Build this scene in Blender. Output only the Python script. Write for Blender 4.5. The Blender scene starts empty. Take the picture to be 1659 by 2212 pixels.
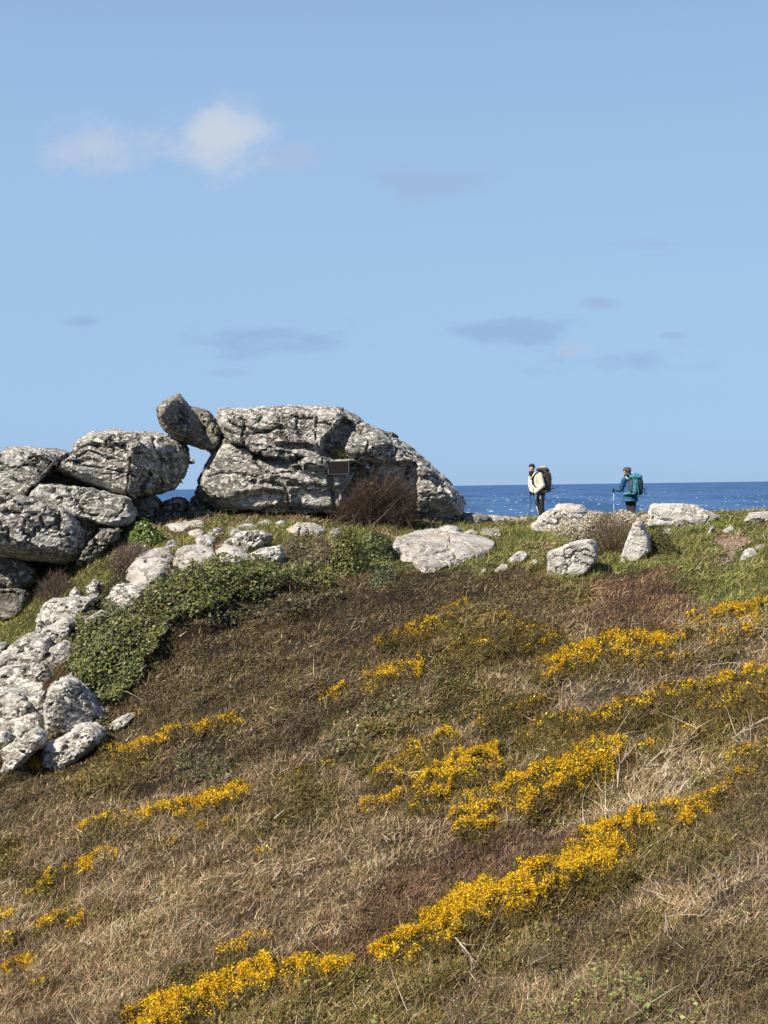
import bpy, bmesh, math, random
import numpy as np
from mathutils import Matrix, Vector

# ------------------------------------------------------------------ camera, sky, sun, exposure
sc = bpy.context.scene
COL = sc.collection
R = math.radians
FPX = 3195.0                     # focal length in pixels of a 1659 x 2212 picture
CU, CV = 829.5, 1106.0
PITCH, ROLL = R(1.02), R(-0.78)

cam = bpy.data.objects.new('camera', bpy.data.cameras.new('camera'))
COL.objects.link(cam); sc.camera = cam
cam.data.sensor_fit = 'VERTICAL'; cam.data.sensor_height = 36.0
cam.data.lens = FPX / 2212.0 * 36.0
cam.data.clip_start = 0.1; cam.data.clip_end = 200000.0
CM = Matrix.Rotation(R(90) - PITCH, 3, 'X') @ Matrix.Rotation(ROLL, 3, 'Z')
cam.rotation_euler = CM.to_euler()
CMN = np.array(CM)

EXPO = 0.6
SUN_TO = Vector((-0.55, -0.50, 0.67)).normalized()
sun_el = math.asin(SUN_TO.z); sun_rot = math.atan2(SUN_TO.x, SUN_TO.y)
sl = bpy.data.lights.new('sun', 'SUN'); sl.energy = 5.0; sl.angle = R(0.53); sl.color = (1.0, 0.93, 0.82)
so = bpy.data.objects.new('sun', sl); COL.objects.link(so)
so.rotation_euler = SUN_TO.to_track_quat('Z', 'Y').to_euler(); so.location = (-30, -20, 40)

world = bpy.data.worlds.new('World'); world.cycles.sampling_method = 'MANUAL'; world.cycles.sample_map_resolution = 128; sc.world = world; world.use_nodes = True
def world_nodes():
    nt = world.node_tree; N = nt.nodes; L = nt.links
    bg = N['Background']; bg.inputs[1].default_value = 0.1
    def nd(t, **k):
        n = N.new(t)
        for a, b in k.items(): setattr(n, a, b)
        return n
    def mth(op, a, b=None, c=None, clamp=False):
        n = nd('ShaderNodeMath', operation=op); n.use_clamp = clamp
        for i, x in enumerate((a, b, c)):
            if x is None: continue
            if isinstance(x, (int, float)): n.inputs[i].default_value = x
            else: L.new(x, n.inputs[i])
        return n.outputs[0]
    def mix(f, a, b):
        n = nd('ShaderNodeMix', data_type='RGBA')
        for s, x in ((n.inputs[0], f), (n.inputs[6], a), (n.inputs[7], b)):
            if isinstance(x, (int, float)): s.default_value = x
            elif isinstance(x, tuple): s.default_value = x + (1.0,)
            else: L.new(x, s)
        return n.outputs[2]
    sky = nd('ShaderNodeTexSky', sky_type='NISHITA', sun_disc=False)
    sky.sun_elevation = sun_el; sky.sun_rotation = sun_rot
    sky.altitude = 60; sky.air_density = 0.6; sky.dust_density = 0.3; sky.ozone_density = 6
    tc = nd('ShaderNodeTexCoord'); sep = nd('ShaderNodeSeparateXYZ'); L.new(tc.outputs['Generated'], sep.inputs[0])
    X, Y, Z = sep.outputs
    k = 10.0 / 2 ** EXPO
    ramp = nd('ShaderNodeValToRGB'); cr = ramp.color_ramp; cr.interpolation = 'B_SPLINE'
    stops = [(0.0, (.335, .505, .75)), (0.06, (.37, .555, .785)), (0.15, (.385, .585, .80)), (0.33, (.325, .49, .80)), (0.55, (.13, .24, .54)), (1.0, (.045, .10, .28))]
    while len(cr.elements) < len(stops): cr.elements.new(0.5)
    for e, (p, c) in zip(cr.elements, stops): e.position = p; e.color = c + (1,)
    L.new(Z, ramp.inputs[0])
    sc_ = nd('ShaderNodeVectorMath', operation='SCALE'); L.new(ramp.outputs[0], sc_.inputs[0]); sc_.inputs[3].default_value = k
    skyc = mix(0.9, sky.outputs[0], sc_.outputs[0])
    # clouds: soft fair-weather puffs and thin grey shreds, laid out on the direction X/Y, Z/Y
    yy = mth('MAXIMUM', Y, 0.05)
    px = mth('DIVIDE', X, yy); pz = mth('DIVIDE', Z, yy)
    cmb = nd('ShaderNodeCombineXYZ'); L.new(px, cmb.inputs[0]); L.new(pz, cmb.inputs[1])
    def noise(scale, detail, rough=.6, stretch=(1, 1, 1)):
        mp = nd('ShaderNodeMapping'); mp.inputs['Scale'].default_value = stretch; L.new(cmb.outputs[0], mp.inputs[0])
        n = nd('ShaderNodeTexNoise'); n.inputs['Scale'].default_value = scale; n.inputs['Detail'].default_value = detail
        n.inputs['Roughness'].default_value = rough; L.new(mp.outputs[0], n.inputs['Vector']); return n.outputs[0]
    n1 = noise(28, 7, .62, (1, 1.3, 1)); n2 = noise(16, 6, .6, (1, 2.6, 1))
    front = mth('GREATER_THAN', Y, 0.2)
    cur = skyc
    def cloud(u, v, rx, ry, col, op, nz, namp, cur):
        du = (u - CU) / FPX; dv = (1052 - v) / FPX
        a = mth('DIVIDE', mth('SUBTRACT', px, du), rx / FPX); b = mth('DIVIDE', mth('SUBTRACT', pz, dv), ry / FPX)
        r = mth('SQRT', mth('ADD', mth('MULTIPLY', a, a), mth('MULTIPLY', b, b)))
        d = mth('ADD', mth('SUBTRACT', 1.0, r), mth('MULTIPLY', mth('SUBTRACT', nz, 0.5), namp))
        sm = nd('ShaderNodeMapRange', interpolation_type='SMOOTHERSTEP'); L.new(d, sm.inputs[0])
        sm.inputs[1].default_value = -0.12; sm.inputs[2].default_value = 0.95; sm.inputs[3].default_value = 0; sm.inputs[4].default_value = op
        f = mth('MULTIPLY', sm.outputs[0], front)
        return mix(f, cur, tuple(c * k for c in col))
    white = (.60, .66, .76); grey = (.35, .47, .69)
    for c in ((910, 398, 210, 52, grey, .55, n2, 2.2), (590, 728, 215, 46, (.28, .41, .66), .55, n2, 3.2), (1110, 722, 170, 40, (.27, .40, .65), .55, n2, 3.2),
              (1330, 788, 180, 46, (.29, .41, .66), .55, n2, 3.0), (1245, 765, 60, 18, (.46, .57, .74), .5, n1, 2.2), (1298, 665, 55, 17, grey, .7, n2, 1.8),
              (182, 690, 60, 18, (.29, .42, .67), .6, n2, 1.6), (1400, 540, 110, 15, grey, .4, n2, 2), (500, 803, 60, 12, grey, .5, n2, 1.6), (1455, 738, 35, 11, grey, .6, n2, 1.6),
              (620, 340, 120, 40, (.42, .52, .70), .6, n1, 2.2), (350, 300, 120, 60, (.42, .53, .72), .12, n1, 2.0),
              (212, 318, 135, 80, (.54, .61, .75), .75, n1, 1.6), (492, 300, 140, 108, white, .88, n1, 1.5), (470, 262, 80, 62, white, .5, n1, 1.7)):
        cur = cloud(*c, cur)
    L.new(cur, bg.inputs[0])
world_nodes()

vs = sc.view_settings
vs.view_transform = 'Standard'; vs.look = 'None'; vs.exposure = EXPO; vs.gamma = 1.0; vs.use_curve_mapping = False
sc.cycles.max_bounces = 5; sc.cycles.diffuse_bounces = 2; sc.cycles.glossy_bounces = 2; sc.cycles.transparent_max_bounces = 6

# ------------------------------------------------------------------ numeric helpers
rng = np.random.default_rng(7)

def ray(u, v):
    u = np.asarray(u, float); v = np.asarray(v, float)
    d = np.stack([(u - CU) / FPX, -(v - CV) / FPX, -np.ones_like(u)], -1)
    d = d @ CMN.T
    return d / d[..., 1:2]                  # scaled so that y = 1

def at(u, v, y):
    return ray(u, v) * np.asarray(y, float)[..., None]

def project(P):
    c = P @ CMN
    return CU + FPX * c[..., 0] / -c[..., 2], CV - FPX * c[..., 1] / -c[..., 2]

def _hash(i, j, k, seed):
    h = (i.astype(np.uint32) * np.uint32(374761393)) ^ (j.astype(np.uint32) * np.uint32(668265263)) ^ (k.astype(np.uint32) * np.uint32(2246822519)) ^ np.uint32(seed * 3266489917 & 0xffffffff)
    h = (h ^ (h >> np.uint32(15))) * np.uint32(2246822519); h = (h ^ (h >> np.uint32(13))) * np.uint32(3266489917)
    return ((h ^ (h >> np.uint32(16))) & np.uint32(0xffffff)).astype(np.float64) / 0xffffff

def vnoise(p, seed=0):
    p = np.asarray(p, float)
    if p.shape[-1] == 2: p = np.concatenate([p, np.zeros_like(p[..., :1])], -1)
    f = np.floor(p); i = f.astype(np.int64) + 100000; t = p - f; t = t * t * t * (t * (t * 6 - 15) + 10)
    r = 0
    for a in (0, 1):
        wa = t[..., 0] if a else 1 - t[..., 0]
        for b in (0, 1):
            wb = t[..., 1] if b else 1 - t[..., 1]
            for c in (0, 1):
                wc = t[..., 2] if c else 1 - t[..., 2]
                r = r + wa * wb * wc * _hash(i[..., 0] + a, i[..., 1] + b, i[..., 2] + c, seed)
    return r

def fbm(p, octv=4, seed=0, gain=.5):
    s = 0; a = 1; t = 0; p = np.asarray(p, float)
    for o in range(octv):
        s = s + a * (vnoise(p, seed + o * 17) - .5); t += a; a *= gain; p = p * 2.03 + 11.3
    return s / t * 2                          # about -1 .. 1

def sstep(a, b, x):
    t = np.clip((x - a) / (b - a), 0, 1); return t * t * (3 - 2 * t)

def inside(poly, u, v):
    poly = np.asarray(poly, float); r = np.zeros(np.shape(u), bool); j = len(poly) - 1
    for i in range(len(poly)):
        xi, yi = poly[i]; xj, yj = poly[j]
        c = ((yi > v) != (yj > v)) & (u < (xj - xi) * (v - yi) / (yj - yi + 1e-12) + xi)
        r ^= c; j = i
    return r

# ------------------------------------------------------------------ object helpers
def tag(o, label=None, cat=None, group=None, kind=None):
    if label: o['label'] = label
    if cat: o['category'] = cat
    if group: o['group'] = group
    if kind: o['kind'] = kind
    return o

def empty(name, loc):
    e = bpy.data.objects.new(name, None); COL.objects.link(e); e.location = loc; e.empty_display_size = .2
    return e

def mesh_np(name, V, F, mat=None, col=None, smooth=False, parent=None, origin=None):
    """V (n,3); F a list of (m,k) index arrays; col (n,3) per-vertex colour; origin: object origin in world space."""
    V = np.asarray(V, np.float32)
    if origin is not None: V = V - np.asarray(origin, np.float32)
    me = bpy.data.meshes.new(name); me.vertices.add(len(V)); me.vertices.foreach_set('co', V.ravel())
    F = [np.asarray(f, np.int32) for f in F if len(f)]
    li = np.concatenate([f.ravel() for f in F]); cnt = np.concatenate([np.full(len(f), f.shape[1], np.int32) for f in F])
    me.loops.add(len(li)); me.loops.foreach_set('vertex_index', li)
    me.polygons.add(len(cnt)); st = np.zeros(len(cnt), np.int32); st[1:] = np.cumsum(cnt)[:-1]
    me.polygons.foreach_set('loop_start', st)
    try: me.polygons.foreach_set('loop_total', cnt)
    except Exception: pass
    me.polygons.foreach_set('use_smooth', np.full(len(cnt), smooth, bool))
    if col is not None:
        a = me.color_attributes.new('col', 'FLOAT_COLOR', 'POINT')
        c4 = np.ones((len(V), 4), np.float32); c4[:, :3] = col; a.data.foreach_set('color', c4.ravel())
    me.update(calc_edges=True)
    if mat: me.materials.append(mat)
    o = bpy.data.objects.new(name, me); COL.objects.link(o)
    if origin is not None: o.location = origin
    if parent: o.parent = parent; o.matrix_parent_inverse = Matrix.Identity(4)
    if parent and origin is not None: o.location = Vector(origin) - parent.location
    return o

# ------------------------------------------------------------------ materials
def new_mat(name):
    m = bpy.data.materials.new(name); m.use_nodes = True
    nt = m.node_tree; b = nt.nodes['Principled BSDF']
    return m, nt, b

def plain(name, col, rough=.7, bump=0, bscale=60, var=.25, spec=.3):
    m, nt, b = new_mat(name); N, L = nt.nodes, nt.links
    b.inputs['Roughness'].default_value = rough; b.inputs['Specular IOR Level'].default_value = spec
    n = N.new('ShaderNodeTexNoise'); n.inputs['Scale'].default_value = bscale; n.inputs['Detail'].default_value = 4
    tc = N.new('ShaderNodeTexCoord'); L.new(tc.outputs['Object'], n.inputs['Vector'])
    mx = N.new('ShaderNodeMix'); mx.data_type = 'RGBA'; L.new(n.outputs[0], mx.inputs[0])
    mx.inputs[6].default_value = tuple(c * (1 - var) for c in col) + (1,); mx.inputs[7].default_value = tuple(min(1, c * (1 + var)) for c in col) + (1,)
    L.new(mx.outputs[2], b.inputs['Base Color'])
    if bump:
        bp = N.new('ShaderNodeBump'); bp.inputs['Strength'].default_value = bump; bp.inputs['Distance'].default_value = .02
        L.new(n.outputs[0], bp.inputs['Height']); L.new(bp.outputs[0], b.inputs['Normal'])
    return m

def veg_mat(name, rough=.75, spec=.2, trans=.0):
    m, nt, b = new_mat(name); N, L = nt.nodes, nt.links
    a = N.new('ShaderNodeVertexColor'); a.layer_name = 'col'
    b.inputs['Roughness'].default_value = rough; b.inputs['Specular IOR Level'].default_value = spec
    L.new(a.outputs[0], b.inputs['Base Color'])
    if trans:
        t = N.new('ShaderNodeBsdfTranslucent'); L.new(a.outputs[0], t.inputs[0])
        ms = N.new('ShaderNodeMixShader'); ms.inputs[0].default_value = trans
        L.new(b.outputs[0], ms.inputs[1]); L.new(t.outputs[0], ms.inputs[2]); L.new(ms.outputs[0], N['Material Output'].inputs[0])
    return m

def rock_mat(name, dark, mid, light, lichen, lich_amt, speck_amt, moss_amt, warm=None):
    m, nt, b = new_mat(name); N, L = nt.nodes, nt.links
    tc = N.new('ShaderNodeNewGeometry')
    def noise(scale, detail, rough=.6, st=(1, 1, 1), dist=0):
        mp = N.new('ShaderNodeMapping'); mp.inputs['Scale'].default_value = st; mp.inputs['Rotation'].default_value = (0, R(14), 0)
        L.new(tc.outputs['Position'], mp.inputs[0])
        n = N.new('ShaderNodeTexNoise'); n.inputs['Scale'].default_value = scale; n.inputs['Detail'].default_value = detail
        n.inputs['Roughness'].default_value = rough; n.inputs['Distortion'].default_value = dist
        L.new(mp.outputs[0], n.inputs['Vector']); return n.outputs[0]
    def rng_(x, a, c, lo=0., hi=1.):
        r = N.new('ShaderNodeMapRange'); r.inputs[1].default_value = a; r.inputs[2].default_value = c; r.inputs[3].default_value = lo; r.inputs[4].default_value = hi
        L.new(x, r.inputs[0]); return r.outputs[0]
    def mix(f, a, c):
        n = N.new('ShaderNodeMix'); n.data_type = 'RGBA'; L.new(f, n.inputs[0])
        for s, x in ((n.inputs[6], a), (n.inputs[7], c)):
            if isinstance(x, tuple): s.default_value = x + (1,)
            else: L.new(x, s)
        return n.outputs[2]
    big = noise(1.0, 6, .6, (1, 1, 1.6)); med = noise(5, 8, .68, (1, 1, 1.9)); fine = noise(17, 5, .7, (1, 1, 1.5)); lich = noise(6.0, 9, .74, (1, 1, 1.45), .5); ms = noise(1.4, 7, .7)
    c = mix(rng_(med, .42, .62), dark, mid)
    c = mix(rng_(big, .42, .60), c, light)
    c = mix(rng_(lich, .60 - lich_amt, .635 - lich_amt), c, lichen)
    c = mix(rng_(fine, .60 - speck_amt, .68 - speck_amt, 0, .85), c, tuple(x * .45 for x in dark))
    c = mix(rng_(ms, .66 - moss_amt, .76 - moss_amt, 0, .8), c, (.13, .125, .04))
    if warm: c = mix(rng_(noise(.9, 5), .5, .66, 0, .7), c, warm)
    L.new(c, b.inputs['Base Color'])
    b.inputs['Roughness'].default_value = .88; b.inputs['Specular IOR Level'].default_value = .25
    bp = N.new('ShaderNodeBump'); bp.inputs['Strength'].default_value = .8; bp.inputs['Distance'].default_value = .06; L.new(med, bp.inputs['Height'])
    bp2 = N.new('ShaderNodeBump'); bp2.inputs['Strength'].default_value = .9; bp2.inputs['Distance'].default_value = .03; L.new(fine, bp2.inputs['Height'])
    L.new(bp.outputs[0], bp2.inputs['Normal']); L.new(bp2.outputs[0], b.inputs['Normal'])
    return m

M_TOR = rock_mat('tor_granite', (.078, .066, .052), (.215, .195, .165), (.335, .312, .268), (.63, .60, .53), .085, .03, .02)
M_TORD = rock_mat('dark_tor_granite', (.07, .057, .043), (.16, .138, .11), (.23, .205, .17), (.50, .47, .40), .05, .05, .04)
M_PALE = rock_mat('pale_granite', (.17, .14, .105), (.44, .40, .335), (.58, .54, .47), (.72, .69, .61), .085, .03, .045)
M_WARM = rock_mat('warm_granite', (.20, .165, .13), (.42, .385, .33), (.50, .465, .41), (.60, .57, .51), .05, .025, .0, (.44, .36, .27))
M_LOWER = rock_mat('lower_granite', (.10, .085, .065), (.30, .272, .225), (.42, .388, .33), (.64, .61, .54), .09, .02, .03)

# ------------------------------------------------------------------ terrain
CTRL = [(290, 1120, 44), (200, 1128, 44.5), (330, 1117, 45.6), (250, 1122, 46.5), (1000, 1118, 47), (1140, 1122, 46.5), (1300, 1118, 45.5), (1460, 1118, 45), (1560, 1118, 44.5), (1659, 1114, 44), (1760, 1108, 44),
        (440, 1112, 43), (560, 1118, 42.8), (700, 1127, 42.3), (900, 1143, 42), (1050, 1140, 43.5), (380, 1118, 44), (480, 1150, 40), (640, 1165, 39.6), (350, 1175, 39.2),
        (400, 1200, 38.2), (560, 1196, 38.2), (730, 1200, 38), (800, 1205, 38), (930, 1180, 39.5), (950, 1232, 37), (1100, 1180, 40), (1200, 1228, 37), (1300, 1200, 38.5), (1320, 1245, 36.4), (1400, 1160, 41),
        (1500, 1180, 39), (1600, 1160, 40), (1600, 1210, 37), (1600, 1260, 35), (1450, 1230, 36.5), (1600, 1310, 32.6), (1400, 1300, 33.5), (1250, 1300, 34),
        (900, 1290, 35), (1050, 1290, 34.8), (750, 1275, 35.6), (900, 1400, 31.5), (900, 1500, 28.9), (900, 1600, 26.5), (900, 1700, 24), (900, 1800, 21.6), (900, 2000, 17.6), (900, 2212, 14),
        (1250, 1400, 30.5), (1250, 1600, 25), (1250, 1800, 20), (1250, 2000, 16.2), (1250, 2212, 13),
        (1600, 1400, 29.5), (1600, 1500, 26), (1600, 1600, 23.2), (1600, 1800, 18.2), (1600, 2000, 14.4), (1600, 2212, 11.6),
        (500, 1236, 36.3), (420, 1250, 36), (620, 1250, 36), (350, 1330, 33.8), (500, 1330, 33.6), (280, 1360, 33.2), (240, 1450, 32.2), (230, 1530, 31.2), (400, 1450, 31.6), (400, 1550, 29.6), (600, 1450, 31), (600, 1600, 27),
        (300, 1290, 36), (230, 1300, 36.8), (150, 1320, 36.8), (170, 1400, 34.6), (80, 1400, 35.6), (20, 1380, 37), (40, 1470, 33.8), (40, 1560, 31.8), (110, 1590, 30.6), (60, 1650, 29.4), (180, 1640, 29.2),
        (130, 1260, 38.5), (220, 1230, 38.6), (60, 1340, 39), (-60, 1360, 39.5), (0, 1345, 39.5), (280, 1190, 39.2), (-80, 1660, 29.5),
        (200, 1720, 26.8), (0, 1720, 27), (200, 1900, 22.2), (200, 2212, 16.6), (0, 2000, 20.6), (550, 1800, 22.4), (550, 2000, 18.6), (550, 2212, 15.2), (-150, 2212, 17)]
_c = np.array([np.append(at(u, v, y)[:3], 0) for u, v, y in CTRL])[:, :3]
_x = np.array([(-22, 40, -4), (-20, 25, -6.6), (-13, 14, -6.6), (-30, 10, -7), (22, 40, -.6), (20, 25, -2.2), (14, 12, -3.2), (0, 0, -1.7), (9, 0, -1.2), (-9, 0, -2.8), (0, 5.5, -3.35), (6, 5.5, -2.9), (-6, 6, -4.2),
               (-8, -14, -1.6), (8, -14, -.4), (0, -40, 1), (35, -10, 1.5), (-40, -10, -4), (40, 40, 0), (-45, 45, -6), (0, 60, -2), (25, 60, -2), (-25, 60, -6)])
CP = np.concatenate([_c, _x])
_S = 12.0
def _tps(r2): return .5 * r2 * np.log(r2 + 1e-9)
_A = CP[:, :2] / _S
_K = _tps(((_A[:, None] - _A[None]) ** 2).sum(-1)) + np.eye(len(CP)) * .004
_P = np.c_[np.ones(len(CP)), _A]
_sol = np.linalg.solve(np.block([[_K, _P], [_P.T, np.zeros((3, 3))]]), np.r_[CP[:, 2], np.zeros(3)])
def h_exact(x, y):
    sh = np.shape(x); a = np.stack([np.ravel(x), np.ravel(y)], -1) / _S; out = np.zeros(len(a))
    for s in range(0, len(a), 40000):
        q = a[s:s + 40000]
        out[s:s + 40000] = _tps(((q[:, None] - _A[None]) ** 2).sum(-1)) @ _sol[:len(CP)] + np.c_[np.ones(len(q)), q] @ _sol[len(CP):]
    return out.reshape(sh)
def h_full(x, y):
    z = h_exact(np.clip(x, -46, 46), np.clip(y, -42, 60))
    p = np.stack([x, y], -1)
    q = np.stack([(x * .83 + y * .55) * .45, (-x * .55 + y * .83) * .95], -1)      # lumps drawn out along the wind
    hill = sstep(9, 13, y) * (1 - sstep(33, 38, y))
    z = z + hill * (.34 * fbm(q * .8, 3, 3) + .15 * fbm(q * 2.3, 2, 13) + .09 * fbm(p * 2.2, 2, 9)) + (1 - hill) * (.07 * fbm(p * .8, 3, 5) + (.10 + .09 * sstep(4, 8, x)) * fbm(p * np.array([1.7, 1.2]), 2, 15)) * (1 - sstep(45, 47, y))
    a = np.array([-5.6, 32.4]); c = np.array([-3.5, 35.6]); ab = c - a; t = np.clip(((x - a[0]) * ab[0] + (y - a[1]) * ab[1]) / (ab @ ab), 0, 1)
    z = z + .42 * np.exp(-((x - a[0] - t * ab[0]) ** 2 + (y - a[1] - t * ab[1]) ** 2) / .9 ** 2)             # the mound under the ivy
    d = np.maximum(0, y - (47.6 + .03 * x + 1.2 * fbm(np.stack([x * .2, x * 0], -1), 3, 21)))
    return np.maximum(z - .035 * d ** 2 - .25 * d, -66)
GX = np.arange(-24, 24.01, .16); GY = np.arange(0, 58.01, .16)
GH = h_full(*np.meshgrid(GX, GY, indexing='ij'))
def H(x, y):
    fx = np.clip((np.asarray(x) - GX[0]) / .16, 0, len(GX) - 1.001); fy = np.clip((np.asarray(y) - GY[0]) / .16, 0, len(GY) - 1.001)
    i = fx.astype(int); j = fy.astype(int); a = fx - i; b = fy - j
    return GH[i, j] * (1 - a) * (1 - b) + GH[i + 1, j] * a * (1 - b) + GH[i, j + 1] * (1 - a) * b + GH[i + 1, j + 1] * a * b
def ground(u, v, lift=0.):
    """where the sight line through a picture point meets the terrain: (n,3), and a mask of hits"""
    d = ray(u, v); n = d.shape[0]; y0 = np.full(n, 7.); y1 = np.full(n, 57.); hit = np.zeros(n, bool)
    for y in np.arange(7.0, 57, .3):
        z = d[:, 2] * y; under = (z < H(d[:, 0] * y, np.full(n, y)) + lift) & ~hit
        y1[under] = y; y0[under] = y - .3; hit |= under
    for _ in range(9):
        m = .5 * (y0 + y1); under = d[:, 2] * m < H(d[:, 0] * m, m) + lift
        y1 = np.where(under, m, y1); y0 = np.where(under, y0, m)
    return d * (.5 * (y0 + y1))[:, None], hit
def normal_at(x, y):
    e = .2; nx = -(H(x + e, y) - H(x - e, y)) / (2 * e); ny = -(H(x, y + e) - H(x, y - e)) / (2 * e)
    n = np.stack([nx, ny, np.ones_like(nx)], -1); return n / np.linalg.norm(n, axis=-1, keepdims=True)

# what grows where: one letter per patch of hillside (s straw, b brown twigs, o olive heath, h heather, g grass, i ivy, w bleached stems, k bramble, r rust grass)
VEG_V0, VEG_DV = 1250, 50
VEG = ["gggiiiiiiigbbbbbboobrggg",
       "gggiiiiibbbbbbbbborhhhgg",
       "ggiiiibbbbbbbboobbshrsss",
       "goiiibbbbbbbbboobossosos",
       "ooiibbbbbbbbboossoowswww",
       "boibbbbbbbbbbsooswwwwsoo",
       "boibbbbbbbbbsoooswwsoooo",
       "ooobbbbbbbboossoooooosow",
       "ooooobbbsssoossosoowwwso",
       "bboobssssossssooooosswob",
       "bsssssssooossoossosswobb",
       "sssosssoossssssshhwoooob",
       "ossssssssssssshhhhoooobs",
       "oosssssssssshhhhhooobbsw",
       "sossssssssshhrhhoobbssws",
       "sssosssssshhhhoooobbosss",
       "ssssssssshhhooooobbobbbs",
       "sssssssohoooooooobskbbbb",
       "sssssoooooooooobskkkkbbb",
       "ssssoooooooooobkkkkkkkbb"]
VEGA = np.array([list(r) for r in VEG])
def veg_at(P, jitter=1.0):
    """letter for each world point, with ragged borders"""
    u, v = project(P)
    n = len(P); p2 = P[:, :2]
    w1 = fbm(p2 * .9, 4, 31) * 95 + rng.normal(0, 14, n) * jitter; w2 = fbm(p2 * .9, 4, 57) * 60 + rng.normal(0, 9, n) * jitter
    c = np.clip(((u + w1) / 69.1).astype(int), 0, 23); r = np.clip(np.round((v + w2 - VEG_V0) / VEG_DV).astype(int), 0, len(VEG) - 1)
    t = VEGA[r, c]
    dry = (fbm(p2 * 1.3, 3, 71) + rng.normal(0, .2, n) > np.where(u < 720, .02, .42)); turf = np.where(dry, 's', 'g')
    return np.where(v + w2 * .35 < 1228, turf, t), u, v

# ------------------------------------------------------------------ ground sheet and sea
def axis(lo, hi, step, far):
    a = np.arange(lo, hi + 1e-6, step); g = step; left = []; x = lo
    while x > -far: g *= 1.25; x -= g; left.append(x)
    right = []; x = hi; g = step
    while x < far: g *= 1.25; x += g; right.append(x)
    return np.concatenate([left[::-1], a, right])
def build_ground():
    xs = axis(-15, 15, .2, 420); ys = axis(8, 50, .2, 300)
    X, Y = np.meshgrid(xs, ys, indexing='ij'); Z = h_full(X, Y); V = np.stack([X, Y, Z], -1).reshape(-1, 3)
    nx, ny = X.shape; id_ = np.arange(nx * ny).reshape(nx, ny)
    F = np.stack([id_[:-1, :-1], id_[1:, :-1], id_[1:, 1:], id_[:-1, 1:]], -1).reshape(-1, 4)
    base = dict(s=(.060, .043, .025), b=(.036, .027, .017), o=(.040, .035, .015), h=(.060, .038, .028), g=(.060, .060, .020), i=(.022, .026, .012), w=(.085, .064, .043), k=(.07, .065, .03), r=(.085, .05, .032))
    t, u, v = veg_at(V, .5); col = np.zeros((len(V), 3))
    for k, c in base.items(): col[t == k] = c
    col *= (1 + .35 * fbm(V[:, :2] * 2.2, 4, 77))[:, None]
    m = veg_mat('soil_and_litter', .95, .1); nt = m.node_tree; N, L = nt.nodes, nt.links; b = N['Principled BSDF']
    n = N.new('ShaderNodeTexNoise'); n.inputs['Scale'].default_value = 9; n.inputs['Detail'].default_value = 9; n.inputs['Roughness'].default_value = .75
    g = N.new('ShaderNodeNewGeometry'); L.new(g.outputs['Position'], n.inputs['Vector'])
    bp = N.new('ShaderNodeBump'); bp.inputs['Strength'].default_value = 1; bp.inputs['Distance'].default_value = .12; L.new(n.outputs[0], bp.inputs['Height']); L.new(bp.outputs[0], b.inputs['Normal'])
    o = mesh_np('ground', V, [F], m, col, True); tag(o, 'rough headland slope of soil and plant litter running down to the cliff', 'ground', kind='structure')
build_ground()

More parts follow.
